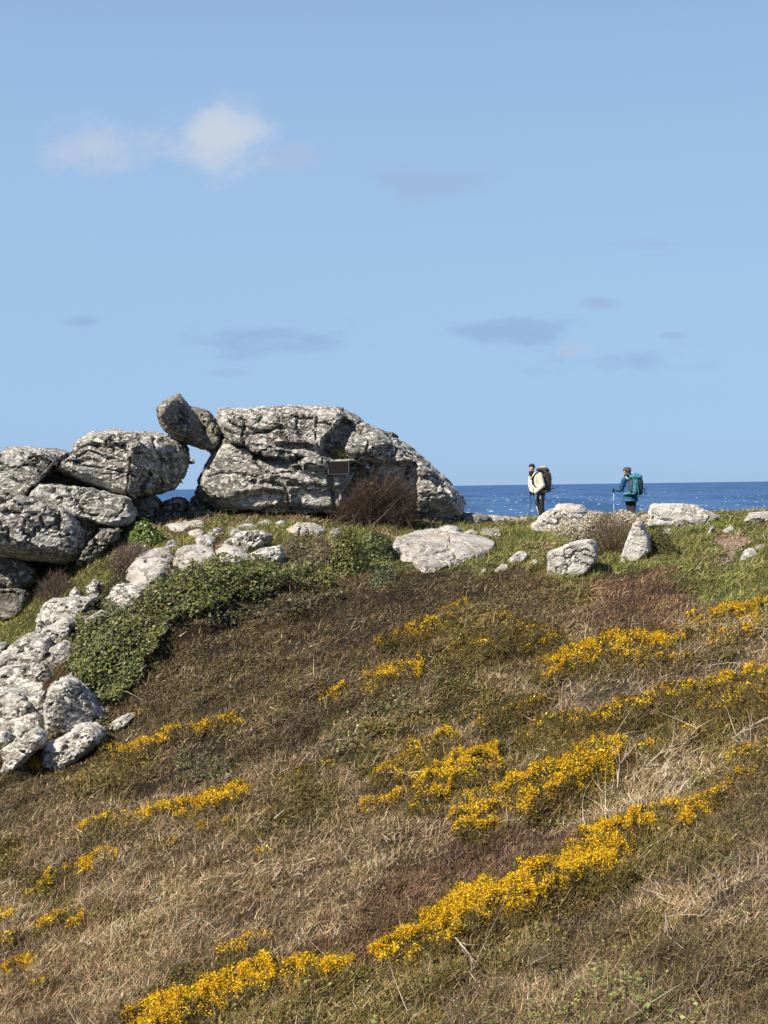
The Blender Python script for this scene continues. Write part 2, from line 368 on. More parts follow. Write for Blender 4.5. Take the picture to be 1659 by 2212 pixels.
SEA_Z = -62.0
def build_sea():
    ys = np.concatenate([[60], np.geomspace(120, 90000, 60)]); xs = np.linspace(-1, 1, 41)
    V = np.stack([(xs[:, None] * (200 + ys[None] * 1.2)), np.broadcast_to(ys[None], (41, 61)), np.full((41, 61), SEA_Z)], -1).reshape(-1, 3)
    i = np.arange(41 * 61).reshape(41, 61); F = np.stack([i[:-1, :-1], i[1:, :-1], i[1:, 1:], i[:-1, 1:]], -1).reshape(-1, 4)
    m, nt, b = new_mat('sea_water'); N, L = nt.nodes, nt.links
    g = N.new('ShaderNodeNewGeometry')
    def noise(scale, st, d=4):
        mp = N.new('ShaderNodeMapping'); mp.inputs['Scale'].default_value = st; L.new(g.outputs['Position'], mp.inputs[0])
        n = N.new('ShaderNodeTexNoise'); n.inputs['Scale'].default_value = scale; n.inputs['Detail'].default_value = d; n.inputs['Roughness'].default_value = .65; L.new(mp.outputs[0], n.inputs['Vector']); return n.outputs[0]
    big = noise(.004, (1, .16, 1), 5); wav = noise(.06, (1, .25, 1), 6)
    mx = N.new('ShaderNodeMix'); mx.data_type = 'RGBA'; mx.inputs[6].default_value = (.024, .074, .18, 1); mx.inputs[7].default_value = (.050, .125, .255, 1)
    r = N.new('ShaderNodeMapRange'); r.inputs[1].default_value = .42; r.inputs[2].default_value = .58; L.new(big, r.inputs[0]); L.new(r.outputs[0], mx.inputs[0])
    L.new(mx.outputs[2], b.inputs['Base Color']); b.inputs['Roughness'].default_value = .55; b.inputs['IOR'].default_value = 1.33; b.inputs['Specular IOR Level'].default_value = .5
    bp = N.new('ShaderNodeBump'); bp.inputs['Strength'].default_value = .9; bp.inputs['Distance'].default_value = 6; L.new(wav, bp.inputs['Height']); L.new(bp.outputs[0], b.inputs['Normal'])
    tag(mesh_np('sea', V, [F], m, None, True), 'deep blue open sea reaching the horizon', 'sea', kind='structure')
    # breaking crests: small tent-shaped ridges of foam
    n = 4600; r2 = np.random.default_rng(3)
    y = 1700 * (9000 / 1700) ** r2.random(n); x = (r2.random(n) - .5) * y * .9
    keep = fbm(np.stack([x / 400, y / 1500], -1), 3, 4) + r2.normal(0, .35, n) > .12; x, y = x[keep], y[keep]; n = len(x)
    w = r2.gamma(2.0, 1.3, n) + .8; h = .2 + r2.random(n) * .6; d = w * .35; sk = r2.normal(0, .25, n) * w
    q = np.array([(-1, -1, 0), (1, -1, 0), (1, 1, 0), (-1, 1, 0), (-.55, 0, 1), (.5, 0, .85)])
    V = np.stack([x[:, None] + q[None, :, 0] * w[:, None], y[:, None] + q[None, :, 1] * d[:, None] + q[None, :, 0] * sk[:, None], SEA_Z + .02 + q[None, :, 2] * h[:, None]], -1).reshape(-1, 3)
    o = (np.arange(n) * 6)[:, None]
    F4 = np.concatenate([o + np.array([0, 1, 5, 4]), o + np.array([2, 3, 4, 5])]); F3 = np.concatenate([o + np.array([1, 2, 5]), o + np.array([3, 0, 4])])
    tag(mesh_np('whitecaps', V, [F4, F3], plain('sea_foam', (.66, .70, .74), .9)), 'small white breaking crests scattered over the blue sea', 'waves', kind='stuff')
build_sea()

# ------------------------------------------------------------------ rocks
def dense(bm_or_hulls, vox, smooth=1):
    """union of convex hulls -> voxel remesh -> smoothed vertex and quad arrays"""
    me = bpy.data.meshes.new('tmp'); bm = bmesh.new()
    for pts in bm_or_hulls:
        b2 = bmesh.new()
        for p in pts: b2.verts.new(p)
        r = bmesh.ops.convex_hull(b2, input=b2.verts)
        bmesh.ops.delete(b2, geom=list({g for g in r['geom_interior'] + r['geom_unused'] if isinstance(g, bmesh.types.BMVert)}), context='VERTS')
        t = bpy.data.meshes.new('t'); b2.to_mesh(t); b2.free(); bm.from_mesh(t); bpy.data.meshes.remove(t)
    bmesh.ops.recalc_face_normals(bm, faces=bm.faces)
    bm.to_mesh(me); bm.free()
    o = bpy.data.objects.new('tmp', me); COL.objects.link(o)
    md = o.modifiers.new('r', 'REMESH'); md.mode = 'VOXEL'; md.voxel_size = vox; md.adaptivity = 0
    dg = bpy.context.evaluated_depsgraph_get(); ev = o.evaluated_get(dg); em = ev.to_mesh()
    V = np.zeros(len(em.vertices) * 3); em.vertices.foreach_get('co', V); V = V.reshape(-1, 3)
    F = np.zeros(len(em.polygons) * 4, np.int32)
    ls = np.zeros(len(em.loops), np.int32); em.loops.foreach_get('vertex_index', ls); F = ls.reshape(-1, 4)
    E = np.zeros(len(em.edges) * 2, np.int32); em.edges.foreach_get('vertices', E); E = E.reshape(-1, 2)
    ev.to_mesh_clear(); bpy.data.objects.remove(o); bpy.data.meshes.remove(me)
    deg = np.bincount(E.ravel(), minlength=len(V))[:, None].clip(1)
    for _ in range(smooth):
        A = np.zeros_like(V)
        for k in range(3): A[:, k] = np.bincount(E[:, 0], V[E[:, 1], k], len(V)) + np.bincount(E[:, 1], V[E[:, 0], k], len(V))
        V = V * .45 + .55 * A / deg
    return V, F
def vnormals(V, F):
    n = np.cross(V[F[:, 2]] - V[F[:, 0]], V[F[:, 3]] - V[F[:, 1]]); N = np.zeros_like(V)
    for k in range(4):
        for c in range(3): N[:, c] += np.bincount(F[:, k], n[:, c], len(V))
    return N / (np.linalg.norm(N, axis=1, keepdims=True) + 1e-9)

TILT = np.array([[math.cos(.26), 0, -math.sin(.26)], [0, 1, 0], [math.sin(.26), 0, math.cos(.26)]])
def weather(V, F, amp, seed, strata=1.0):
    """bedding ledges, cracks, chips and pitting, all as displacement"""
    N = vnormals(V, F); fq = np.clip(2.4 / np.ptp(V, axis=0).max(), 1, 2.2); V0 = V; V = V * fq; q = V @ TILT.T
    a = (.35 - np.abs(fbm(V * .9 + seed, 2, seed)) * 1.5) * amp * .65
    wz = q[:, 2] * 1.55 + .9 * fbm(V * .55 + 3.3, 3, seed + 3) + .22 * fbm(V * 2.2, 3, seed + 4) + seed * .37
    fr = wz - np.floor(wz); lev = _hash(np.floor(wz).astype(np.int64) + 500, np.zeros(len(V), np.int64), np.zeros(len(V), np.int64), seed)
    gate = sstep(-.25, .35, fbm(V * .7 + 8.8, 3, seed + 5))
    b = ((.62 - fr) * (.5 + .9 * lev) * amp * 1.35 * gate + (lev - .5) * amp * .7) * strata
    wz2 = q[:, 2] * 5.2 + 1.1 * fbm(V * 1.3 + 1.3, 3, seed + 13); f2 = wz2 - np.floor(wz2)
    b = b + (.5 - f2) * amp * .55 * sstep(-.3, .3, fbm(V * 1.2 + 2.8, 2, seed + 15)) * strata
    wx = q[:, 0] * .75 + .35 * q[:, 1] + .35 * q[:, 2] + .55 * fbm(V * .8 + 6.1, 3, seed + 23); fx = wx - np.floor(wx)
    c0 = -np.exp(-((fx - .5) / .022) ** 2) * amp * 2.0 * sstep(-.1, .3, fbm(V * .6 + 5.2, 2, seed + 25)) + (_hash(np.floor(wx).astype(np.int64) + 900, np.zeros(len(V), np.int64), np.zeros(len(V), np.int64), seed) - .5) * amp * .6
    c = vnoise(q * np.array([.7, .7, 1.7]) + seed * 1.7, seed + 40) + .35 * fbm(V * 2.5, 3, seed + 41)
    crack = -np.exp(-((c - .52) / .024) ** 2) * amp * 2.4
    chip = (np.floor((fbm(V * 1.9 + 9, 3, seed + 80)) * 4) / 4) * amp * .5
    fine = (.3 - np.abs(fbm(q * np.array([5, 5, 9.]), 3, seed + 90)) * 1.4) * amp * .32
    return V0 + N * np.clip(a + b + c0 + crack + chip + fine, -3 * amp, 1.5 * amp)[:, None]

def chisel(V, seed, n=14, lo=.86, hi=.97):
    """flat faces split off along random planes, mostly on the weathered front, top and flanks"""
    r = np.random.default_rng(seed); c = (V.max(0) + V.min(0)) / 2; e = np.ptp(V, axis=0) / 2; Q = (V - c) / e
    for k in range(n):
        d = r.normal(0, 1, 3) * np.array([1, 1, .8]) + np.array([0, -.75, .15]); d /= np.linalg.norm(d)
        sup = np.percentile(Q @ d, 99.7) * r.uniform(lo, hi); x = Q @ d - sup; Q = Q - np.maximum(0, x)[:, None] * d * .97
    return Q * e + c

def ring(o, y, f, shift, jit, r):
    o = np.asarray(o, float); c = o.mean(0) + np.asarray(shift); p = c + (o - o.mean(0)) * f
    return at(p[:, 0], p[:, 1], y + r.normal(0, jit, len(p)))
def block_pts(o, Y, T, fi=.68, fs=(-2, 2), bi=.7, seed=0, dy=0.0):
    """outline seen from the path -> a solid: full outline in the middle, smaller front and back faces; dy slants the front face (+ = right side recedes)"""
    r = np.random.default_rng(seed); o = np.asarray(o, float)
    mid = ring(o, Y, 1, (0, 0), .10 * T, r)
    c = o.mean(0); w = np.ptp(o[:, 0]) + 1e-6
    p = c + np.asarray(fs) + (o - c) * fi; yy = Y - T / 2 + dy * (p[:, 0] - c[0]) / w + r.normal(0, .06 * T, len(p))
    front = at(p[:, 0], p[:, 1], yy)
    m2 = c + np.asarray(fs) * .45 + (o - c) * (1 - (1 - fi) * .56); front2 = at(m2[:, 0], m2[:, 1], Y - T * .34 + dy * .8 * (m2[:, 0] - c[0]) / w + r.normal(0, .04 * T, len(p)))
    back = ring(o, Y + T / 2, bi, (0, 0), .08 * T, r)
    return np.concatenate([mid, front, front2, back])
def slab_pts(o, lift, thick, seed=0):
    r = np.random.default_rng(seed); o = np.asarray(o, float); c = o.mean(0)
    rim, _ = ground(o[:, 0], o[:, 1]); inn = c + (o - c) * .62; top, _ = ground(inn[:, 0], inn[:, 1])
    rim = rim + np.array([0, 0, lift * .35]); top = top + np.array([0, 0, lift]) + r.normal(0, .03, top.shape)
    low = rim - np.array([0, 0, thick]); low[:, :2] = low[:, :2].mean(0) + (low[:, :2] - low[:, :2].mean(0)) * 1.06
    return np.concatenate([rim, top, low])
def seg_dist(u, v, line):
    """distance in picture pixels from points to a polyline"""
    best = np.full(len(u), 1e9); line = np.asarray(line, float)
    for a, b in zip(line[:-1], line[1:]):
        d = b - a; t = np.clip(((u - a[0]) * d[0] + (v - a[1]) * d[1]) / (d @ d + 1e-9), 0, 1)
        best = np.minimum(best, np.hypot(u - a[0] - t * d[0], v - a[1] - t * d[1]))
    return best
def carve(V, F, cracks, pushes):
    """joints cut into the face along the lines seen on the rock; panels set back or standing proud"""
    u, v = project(V); N = vnormals(V, F); front = sstep(.05, .4, -N[:, 1]); u2 = u + 5 * fbm(V * 3.1, 3, 7); v2 = v + 5 * fbm(V * 3.1 + 40, 3, 8); m = np.zeros(len(V))
    for line, w, dep in cracks: m -= dep * np.exp(-(seg_dist(u2, v2, line) / w) ** 2)
    for poly, dep, soft in pushes:
        i = inside(poly, u2, v2); d = seg_dist(u2, v2, np.vstack([poly, poly[:1]])); m += dep * np.where(i, sstep(-soft, soft, d), sstep(-soft, soft, -d))
    V = V.copy(); V[:, 1] -= m * front
    e = np.concatenate([F[:, [0, 1]], F[:, [1, 2]], F[:, [2, 3]], F[:, [3, 0]]]); dg_ = np.bincount(e[:, 0], minlength=len(V)).clip(1)           # pull stray points back to their neighbours
    A = np.stack([np.bincount(e[:, 0], V[e[:, 1], c], len(V)) for c in range(3)], 1) / dg_[:, None]; far = np.linalg.norm(A - V, axis=1) > .12; V[far] = A[far]
    return V
SLAB_POLYS = []; FEET = []
nrock = [0]
def rock_mesh(name, hulls, mat, vox, amp, parent=None, strata=1.0, cut=None, chis=True):
    nrock[0] += 1; V, F = dense(hulls, vox)
    V = carve(V, F, *cut) if cut else (chisel(V, nrock[0] + 70) if chis else V)
    V = weather(V, F, amp, nrock[0] * 3 + 1, strata)
    lo = V.min(0); hi = V.max(0); org = np.array([(lo[0] + hi[0]) / 2, (lo[1] + hi[1]) / 2, lo[2]])
    return mesh_np(name, V, [F], mat, None, False, parent, org)
def boulder(o, label, mat=None, T=None, Y=None, lift=None, vox=.048, amp=.05, name='boulder', cat='boulder', group=None, sink=8, grow=1.0, chis=True, **k):
    """one boulder: given depth Y, or standing on the ground under its lowest corner; with lift it is a slab lying on the slope"""
    o = np.asarray(o, float); seed = int(abs(o.sum())) % 9973; o = o.mean(0) + (o - o.mean(0)) * grow
    if lift is not None:
        hulls = [slab_pts(o, lift, .35, seed)]; SLAB_POLYS.append(o)
    else:
        low = o[:, 1].max(); foot = o[o[:, 1] > low - 4].mean(0)
        if Y is None:
            g, _ = ground(np.array([foot[0]]), np.array([low])); w = np.ptp(o[:, 0]) / FPX * g[0, 1]; T = T or w * .8; Y = g[0, 1] + T * .32
        o2 = o.copy(); cut = low - .25 * np.ptp(o[:, 1]); o2[o2[:, 1] > cut, 1] += sink
        hulls = [block_pts(o2, Y, T, seed=seed, **k)]; FEET.append((o[:, 0].min(), o[:, 0].max(), low))
    return tag(rock_mesh(name, hulls, mat or M_PALE, vox, amp, chis=chis), label, cat, group)
TORG = 'stacked blocks of the left-hand tor'
def tor(o, Y, T, label, mat=None, amp=.08, vox=.055, group=TORG, **k):
    seed = int(abs(np.asarray(o).sum())) % 9973
    o = np.asarray(o, float); o = o.mean(0) + (o - o.mean(0)) * np.array([1.03, 1.05]); k.setdefault('fi', .86)
    return tag(rock_mesh('tor_block', [block_pts(o, Y, T, seed=seed, **k)], mat or M_TOR, vox, amp, chis=False), label, 'rock', group)

def build_rocks():
    # left-hand tor
    tor([(-150, 1010), (-90, 985), (0, 982), (14, 977), (61, 966), (102, 970), (148, 979), (136, 998), (105, 1022), (82, 1039), (61, 1069), (44, 1078), (0, 1092), (-150, 1110)], 42.2, 3.0, 'rounded pale dome of rock at the far left of the tor skyline', fs=(-4, 2), dy=.2)
    B1 = [(150, 982), (158, 958), (192, 932), (252, 928), (326, 932), (352, 940), (352, 1030), (330, 1070), (290, 1072), (200, 1045)]
    B2 = [(284, 945), (326, 932), (369, 936), (401, 950), (411, 968), (412, 994), (402, 1028), (377, 1060), (347, 1073), (300, 1077), (284, 1040)]
    B3 = [(108, 1018), (118, 998), (150, 980), (186, 964), (240, 985), (300, 1005), (322, 1022), (310, 1052), (290, 1077), (236, 1066), (168, 1040)]
    lp = lambda k: np.array(k, float)
    cut = ([([(150, 984), (188, 966), (226, 984), (262, 994), (300, 1006), (322, 1022)], 4, .34), ([(196, 962), (240, 966), (285, 962), (300, 975), (296, 995)], 3.5, .22), ([(320, 1022), (312, 1045), (296, 1072)], 4, .3), ([(160, 1000), (190, 992), (215, 1000)], 3, .14)],
           [(lp([(150, 980), (160, 956), (196, 936), (260, 938), (300, 962), (298, 996), (262, 990), (226, 980), (190, 964)]), .12, 4), (lp([(300, 930), (420, 940), (420, 1080), (318, 1080), (324, 1020), (302, 1000)]), -.12, 6)])
    tag(rock_mesh('tor_block', [block_pts(B1, 42.9, 2.8, fi=.84, fs=(-2, 3), seed=11), block_pts(B2, 43.3, 3.4, fi=.5, fs=(-46, -8), dy=1.2, seed=12), block_pts(B3, 41.9, 1.8, fi=.82, fs=(-2, -8), dy=.4, seed=13)], M_TOR, .048, .08, cut=cut), 'large overhanging tor block with dark rounded right end', 'rock', TORG)
    tor([(58, 1075), (82, 1043), (136, 1048), (194, 1058), (238, 1065), (281, 1076), (291, 1098), (294, 1120), (272, 1136), (221, 1134), (170, 1122), (126, 1102), (95, 1088)], 41.0, 2.2, 'long pale slab wedged below the overhanging block', fs=(-4, -3), fi=.88, dy=.2)
    tor([(-90, 1095), (0, 1072), (44, 1076), (60, 1090), (40, 1112), (10, 1135), (-90, 1150)], 41.6, 1.6, 'small pale block under the far left dome', fs=(-3, 0))
    tor([(-60, 1150), (0, 1120), (12, 1108), (41, 1078), (102, 1090), (143, 1107), (168, 1126), (178, 1152), (178, 1178), (164, 1210), (143, 1219), (102, 1204), (51, 1191), (0, 1193), (-60, 1190)], 40.2, 2.6, 'big pale block jutting over a black hollow', fs=(-8, -12), fi=.84, dy=.5)
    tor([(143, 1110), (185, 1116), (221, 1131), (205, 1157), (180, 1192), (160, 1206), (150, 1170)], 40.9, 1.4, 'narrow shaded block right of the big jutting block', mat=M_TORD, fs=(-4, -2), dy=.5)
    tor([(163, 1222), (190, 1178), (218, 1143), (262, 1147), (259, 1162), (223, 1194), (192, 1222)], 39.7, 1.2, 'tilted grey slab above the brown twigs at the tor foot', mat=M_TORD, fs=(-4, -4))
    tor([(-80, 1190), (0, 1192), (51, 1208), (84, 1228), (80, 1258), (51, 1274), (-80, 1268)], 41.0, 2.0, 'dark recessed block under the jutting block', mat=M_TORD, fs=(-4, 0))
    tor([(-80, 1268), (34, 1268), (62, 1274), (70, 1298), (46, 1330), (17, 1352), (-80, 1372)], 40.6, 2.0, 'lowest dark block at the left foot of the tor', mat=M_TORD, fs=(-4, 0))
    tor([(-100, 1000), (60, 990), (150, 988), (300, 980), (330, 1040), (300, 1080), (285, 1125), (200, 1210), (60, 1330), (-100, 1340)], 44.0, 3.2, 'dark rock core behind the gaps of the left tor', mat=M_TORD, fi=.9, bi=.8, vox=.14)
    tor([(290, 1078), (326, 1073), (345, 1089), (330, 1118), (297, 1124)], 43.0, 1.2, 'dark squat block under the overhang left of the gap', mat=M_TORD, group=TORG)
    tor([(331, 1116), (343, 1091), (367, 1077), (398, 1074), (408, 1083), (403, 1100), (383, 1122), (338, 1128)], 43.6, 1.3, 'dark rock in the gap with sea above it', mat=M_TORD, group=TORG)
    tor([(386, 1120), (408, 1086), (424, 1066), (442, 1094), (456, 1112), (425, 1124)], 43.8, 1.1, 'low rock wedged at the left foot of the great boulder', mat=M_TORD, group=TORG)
    # the perched stone
    K1 = [(337, 882), (345, 873), (358, 861), (377, 855), (387, 848), (394, 855), (404, 867), (414, 884), (434, 909), (450, 936), (456, 952), (451, 964), (440, 972), (418, 965), (404, 959), (389, 952), (376, 945), (364, 935), (355, 930), (349, 921), (343, 909), (339, 894)]
    tag(rock_mesh('perched_boulder', [block_pts(K1, 43.2, 2.1, fi=.58, fs=(-16, -12), dy=1.5, seed=5), block_pts([(404, 876), (423, 882), (447, 884), (459, 894), (464, 906), (461, 922), (448, 934), (415, 925)], 43.7, 1.4, fs=(0, -3), seed=6),
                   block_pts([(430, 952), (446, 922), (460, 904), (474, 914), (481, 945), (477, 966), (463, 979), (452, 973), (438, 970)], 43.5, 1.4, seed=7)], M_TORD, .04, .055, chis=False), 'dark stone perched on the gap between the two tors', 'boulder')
    # the great boulder with the plaque
    b = empty('great_boulder', tuple(at(700, 1118, 44.5))); tag(b, 'great cracked grey boulder bearing the dark plaque', 'boulder')
    def part(o, Y, T, mat=M_TOR, amp=.085, vox=.05, label=None, chis=True, **k):
        q = rock_mesh('block', [block_pts(o, Y, T, seed=int(o[0][0] + o[1][1]), **k)], mat, vox, amp, b, chis=chis)
        if label: q['label'] = label
    lower = [(418, 1063), (434, 1029), (462, 977), (480, 940), (560, 925), (700, 930), (790, 985), (830, 1040), (830, 1118), (678, 1116), (600, 1112), (518, 1114), (466, 1111), (452, 1098), (428, 1090)]
    upper = [(461, 912), (472, 882), (510, 882), (570, 884), (630, 876), (686, 876), (742, 880), (771, 898), (784, 913), (800, 960), (790, 1010), (700, 1030), (560, 1020), (490, 960)]
    lp = lambda k: np.array(k, float)
    cuts = ([([(480, 945), (506, 957), (534, 969), (558, 985), (586, 994), (614, 997), (650, 992)], 5, .50), ([(606, 961), (654, 963), (678, 969), (702, 979), (722, 985)], 3.5, .30), ([(530, 1025), (578, 1037), (614, 1053), (622, 1069), (626, 1100)], 3.5, .28),
             ([(422, 1073), (450, 1084), (518, 1068), (578, 1060), (618, 1069)], 4, .16), ([(626, 1047), (678, 1049), (735, 1053)], 4, .25), ([(482, 929), (518, 941), (538, 937), (578, 929), (622, 925)], 3, .16), ([(534, 943), (530, 963)], 3, .16),
             ([(434, 1033), (480, 1022), (530, 1025)], 2.5, .12), ([(640, 1010), (690, 1020), (712, 1018)], 3, .2), ([(640, 880), (648, 900), (640, 925), (652, 945)], 2.5, .12), ([(712, 1020), (716, 1050), (722, 1100)], 4, .25)],
            [(lp([(746, 893), (736, 909), (704, 945), (696, 980), (740, 990), (770, 985), (792, 930), (786, 905), (770, 893)]), -.75, 5), (lp([(466, 906), (480, 945), (534, 968), (560, 984), (600, 990), (610, 962), (655, 962), (698, 976), (704, 944), (738, 908), (730, 890), (600, 890)]), .16, 4),
             (lp([(606, 968), (655, 968), (700, 980), (712, 996), (690, 1010), (620, 1002)]), .10, 4), (lp([(440, 1090), (520, 1072), (580, 1064), (622, 1074), (630, 1120), (450, 1120)]), -.30, 5), (lp([(630, 1054), (735, 1056), (740, 1120), (632, 1120)]), -.35, 5), (lp([(742, 1000), (900, 1000), (900, 1130), (735, 1130)]), -.55, 6)])
    q = rock_mesh('block', [block_pts(lower, 44.5, 3.9, fi=.88, fs=(0, -14), seed=3), block_pts(upper, 44.5, 3.7, fi=.88, fs=(0, 5), seed=4), block_pts([(790, 918), (820, 928), (856, 950), (880, 976), (905, 979), (926, 1002), (953, 1029), (977, 1053), (999, 1074), (1004, 1090), (998, 1114), (860, 1118), (800, 1060)], 45.0, 3.2, fi=.74, fs=(-16, 0), dy=.9, seed=9)], M_TOR, .045, .085, b, cut=cuts); q['label'] = 'cracked main mass with pale top slab'
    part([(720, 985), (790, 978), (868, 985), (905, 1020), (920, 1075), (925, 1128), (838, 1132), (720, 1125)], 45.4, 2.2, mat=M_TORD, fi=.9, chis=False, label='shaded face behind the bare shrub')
    part([(738, 976), (756, 930), (774, 911), (800, 919), (820, 928), (852, 956), (872, 974), (872, 994), (838, 1008), (780, 1004), (744, 996)], 44.2, 2.8, fs=(-6, -4), fi=.74, dy=.8, label='pale wedge at the right shoulder')
    part([(806, 926), (828, 932), (855, 944), (860, 961), (870, 976), (850, 990), (815, 970)], 45.0, 1.6, mat=M_TORD, label='dark knob behind the right shoulder')
    part([(896, 1094), (950, 1085), (990, 1096), (1000, 1117), (990, 1136), (905, 1136)], 44.9, 1.9, mat=M_TORD, fs=(-4, -3), fi=.75, label='low block under the right flank')
    # low rocks along the skyline
    boulder([(992, 1104), (1038, 1108), (1064, 1120), (1066, 1144), (1000, 1140)], 'low dark rock at the right foot of the great boulder', M_TORD, 1.2, 45.2)
    boulder([(1040, 1113), (1083, 1112), (1115, 1117), (1146, 1122), (1150, 1138), (1115, 1146), (1060, 1144)], 'low brown skyline rocks left of the hiker in the cream jacket', M_WARM, 1.0, 45.6)
    # ledge in front of the great boulder
    boulder([(482, 1174), (514, 1149), (554, 1144), (586, 1148), (596, 1165), (570, 1184), (530, 1194), (498, 1188)], 'dark-fronted boulder on the ledge above the ivy', M_TOR, 1.0, fs=(-6, -7))
    boulder([(534, 1200), (566, 1182), (616, 1176), (618, 1198), (600, 1222), (556, 1222)], 'white boulder beside the dark-fronted one, half under dry ivy', M_LOWER, .9)
    boulder([(612, 1143), (642, 1129), (674, 1130), (706, 1146), (704, 1160), (670, 1158), (636, 1154)], 'low pale boulder below the middle of the great boulder', M_WARM, .9)
    boulder([(482, 1160), (502, 1137), (528, 1145), (516, 1158)], 'small pale stone behind the dark-fronted boulder', M_WARM, .5, vox=.03, amp=.03)
    boulder([(514, 1136), (526, 1130), (544, 1131), (560, 1142), (530, 1146)], 'flat pale stone on the ledge turf', M_WARM, .5, vox=.03, amp=.03)
    boulder([(554, 1128), (574, 1122), (592, 1130), (572, 1134)], 'little flat stone nearest the foot of the great boulder', M_WARM, .5, vox=.03, amp=.03)
    boulder([(268, 1256), (282, 1230), (306, 1201), (343, 1190), (366, 1190), (372, 1222), (352, 1250), (320, 1270), (290, 1270)], 'pale slab above the ivy, left of the dark notch', M_WARM, lift=.22, amp=.06)
    boulder([(378, 1189), (420, 1187), (462, 1186), (470, 1212), (430, 1224), (384, 1236), (374, 1216)], 'middle slab above the ivy with a dark notch at its left end', M_WARM, lift=.17, amp=.06)
    boulder([(468, 1185), (500, 1188), (534, 1198), (550, 1214), (510, 1220), (476, 1216)], 'last slab of the row above the ivy, beside the white boulder', M_WARM, lift=.15, amp=.05)
    boulder([(372, 1200), (396, 1192), (412, 1198), (400, 1210), (378, 1212)], 'dark little block standing in for the shaded hole between the slabs', M_TORD, .4, vox=.03, amp=.03)  # dark block added where there is only a shaded hole
    boulder([(420, 1168), (448, 1158), (470, 1166), (462, 1178), (430, 1180)], 'flat brown ledge stone behind the row of slabs', M_WARM, lift=.12, vox=.035, amp=.035)
    boulder([(448, 1146), (470, 1138), (486, 1146), (474, 1158), (452, 1158)], 'broken ledge stone left of the small pale stone', M_TOR, .5, vox=.03, amp=.03)
    boulder([(402, 1150), (432, 1146), (446, 1156), (420, 1164)], 'thin ledge stone in the trodden turf', M_WARM, lift=.1, vox=.03, amp=.03)
    boulder([(590, 1128), (612, 1122), (626, 1130), (606, 1138)], 'small stone left of the low pale boulder', M_TOR, .4, vox=.03, amp=.03)
    boulder([(708, 1150), (728, 1138), (744, 1148), (738, 1162), (714, 1164)], 'dark stone right of the low pale boulder', M_TORD, .5, vox=.03, amp=.03)
    boulder([(254, 1270), (290, 1266), (330, 1262), (304, 1284), (284, 1310), (262, 1322), (236, 1322), (212, 1314), (236, 1287)], 'white slab just above the ivy, lower end of the long slab', M_LOWER, lift=.2, amp=.06)
    boulder([(346, 1186), (364, 1164), (382, 1168), (398, 1177), (382, 1188)], 'small white stone right of the green leafy plant', M_LOWER, .5, vox=.03, amp=.03)
    boulder([(352, 1136), (408, 1131), (413, 1147), (371, 1151)], 'flat path stone in front of the gap', M_WARM, lift=.07, vox=.035, amp=.03)
    boulder([(390, 1126), (442, 1127), (440, 1140), (408, 1138)], 'flat path stone touching the foot of the great boulder', M_WARM, lift=.07, vox=.035, amp=.03)
    boulder([(148, 1282), (163, 1265), (176, 1275), (172, 1294), (152, 1296)], 'small rounded white stone on the steep grass below the tor', M_LOWER, .5, vox=.03, amp=.03)
    boulder([(184, 1275), (204, 1249), (222, 1261), (216, 1285), (190, 1287)], 'grey pointed stone on the steep grass below the tor', M_TOR, .6, vox=.03, amp=.035)
    boulder([(78, 1366), (93, 1312), (112, 1299), (163, 1294), (208, 1287), (205, 1300), (172, 1330), (136, 1346), (102, 1364)], 'pale ledge rock at the head of the lower outcrop', M_LOWER, 1.3, fs=(-6, 4), amp=.055, grow=1.12, fi=.8, chis=False)
    boulder([(80, 1384), (102, 1352), (146, 1337), (158, 1353), (152, 1376), (112, 1402)], 'lichened rock left of the ivy edge, under the outcrop head', M_LOWER, 1.1, amp=.055, grow=1.12, fi=.8, chis=False)
    boulder([(-30, 1430), (36, 1388), (65, 1369), (106, 1377), (110, 1405), (92, 1426), (54, 1444), (18, 1444)], 'broad split rock in the middle of the lower outcrop', M_LOWER, 1.4, fs=(-6, 5), amp=.055, grow=1.12, fi=.8, chis=False)
    boulder([(-40, 1470), (0, 1448), (29, 1441), (60, 1437), (58, 1464), (30, 1496), (-40, 1515)], 'white rock at the left edge below the split rock', M_LOWER, 1.2, fs=(-5, 3), amp=.055, grow=1.12, fi=.8, chis=False)
    boulder([(-40, 1520), (22, 1491), (54, 1494), (67, 1520), (56, 1552), (30, 1575), (-40, 1595)], 'tall grey-white rock at the left edge beside the brown bush', M_LOWER, 1.2, fs=(-5, 4), amp=.055, grow=1.12, fi=.8, chis=False)
    boulder([(-40, 1585), (18, 1577), (34, 1592), (20, 1612), (-40, 1618)], 'small dark-footed rock at the left edge', M_LOWER, .7, amp=.04)
    boulder([(-60, 1400), (-10, 1384), (16, 1392), (6, 1416), (-40, 1430)], 'rock at the left edge above the split rock', M_LOWER, .9, amp=.055, grow=1.12, fi=.8, chis=False)
    boulder([(98, 1522), (108, 1494), (126, 1473), (151, 1461), (181, 1477), (210, 1506), (232, 1536), (229, 1566), (180, 1574), (119, 1588), (99, 1570)], 'large dome-shaped boulder below the ivy with shaded right side', M_LOWER, 1.4, fs=(-12, 4), dy=.6, amp=.055, grow=1.08, fi=.74, chis=False)
    boulder([(5, 1662), (20, 1628), (58, 1585), (80, 1569), (103, 1585), (92, 1608), (60, 1634), (30, 1662)], 'lowest slanting white boulder at the left edge', M_PALE, 1.1, fs=(-8, 3), amp=.055, grow=1.12, fi=.8, chis=False)
    boulder([(95, 1650), (103, 1614), (144, 1591), (180, 1569), (203, 1566), (226, 1582), (214, 1600), (182, 1630), (151, 1650), (126, 1656)], 'lowest big white boulder touching the yellow gorse', M_PALE, 1.2, fs=(-8, 3), amp=.055, grow=1.12, fi=.8, chis=False)
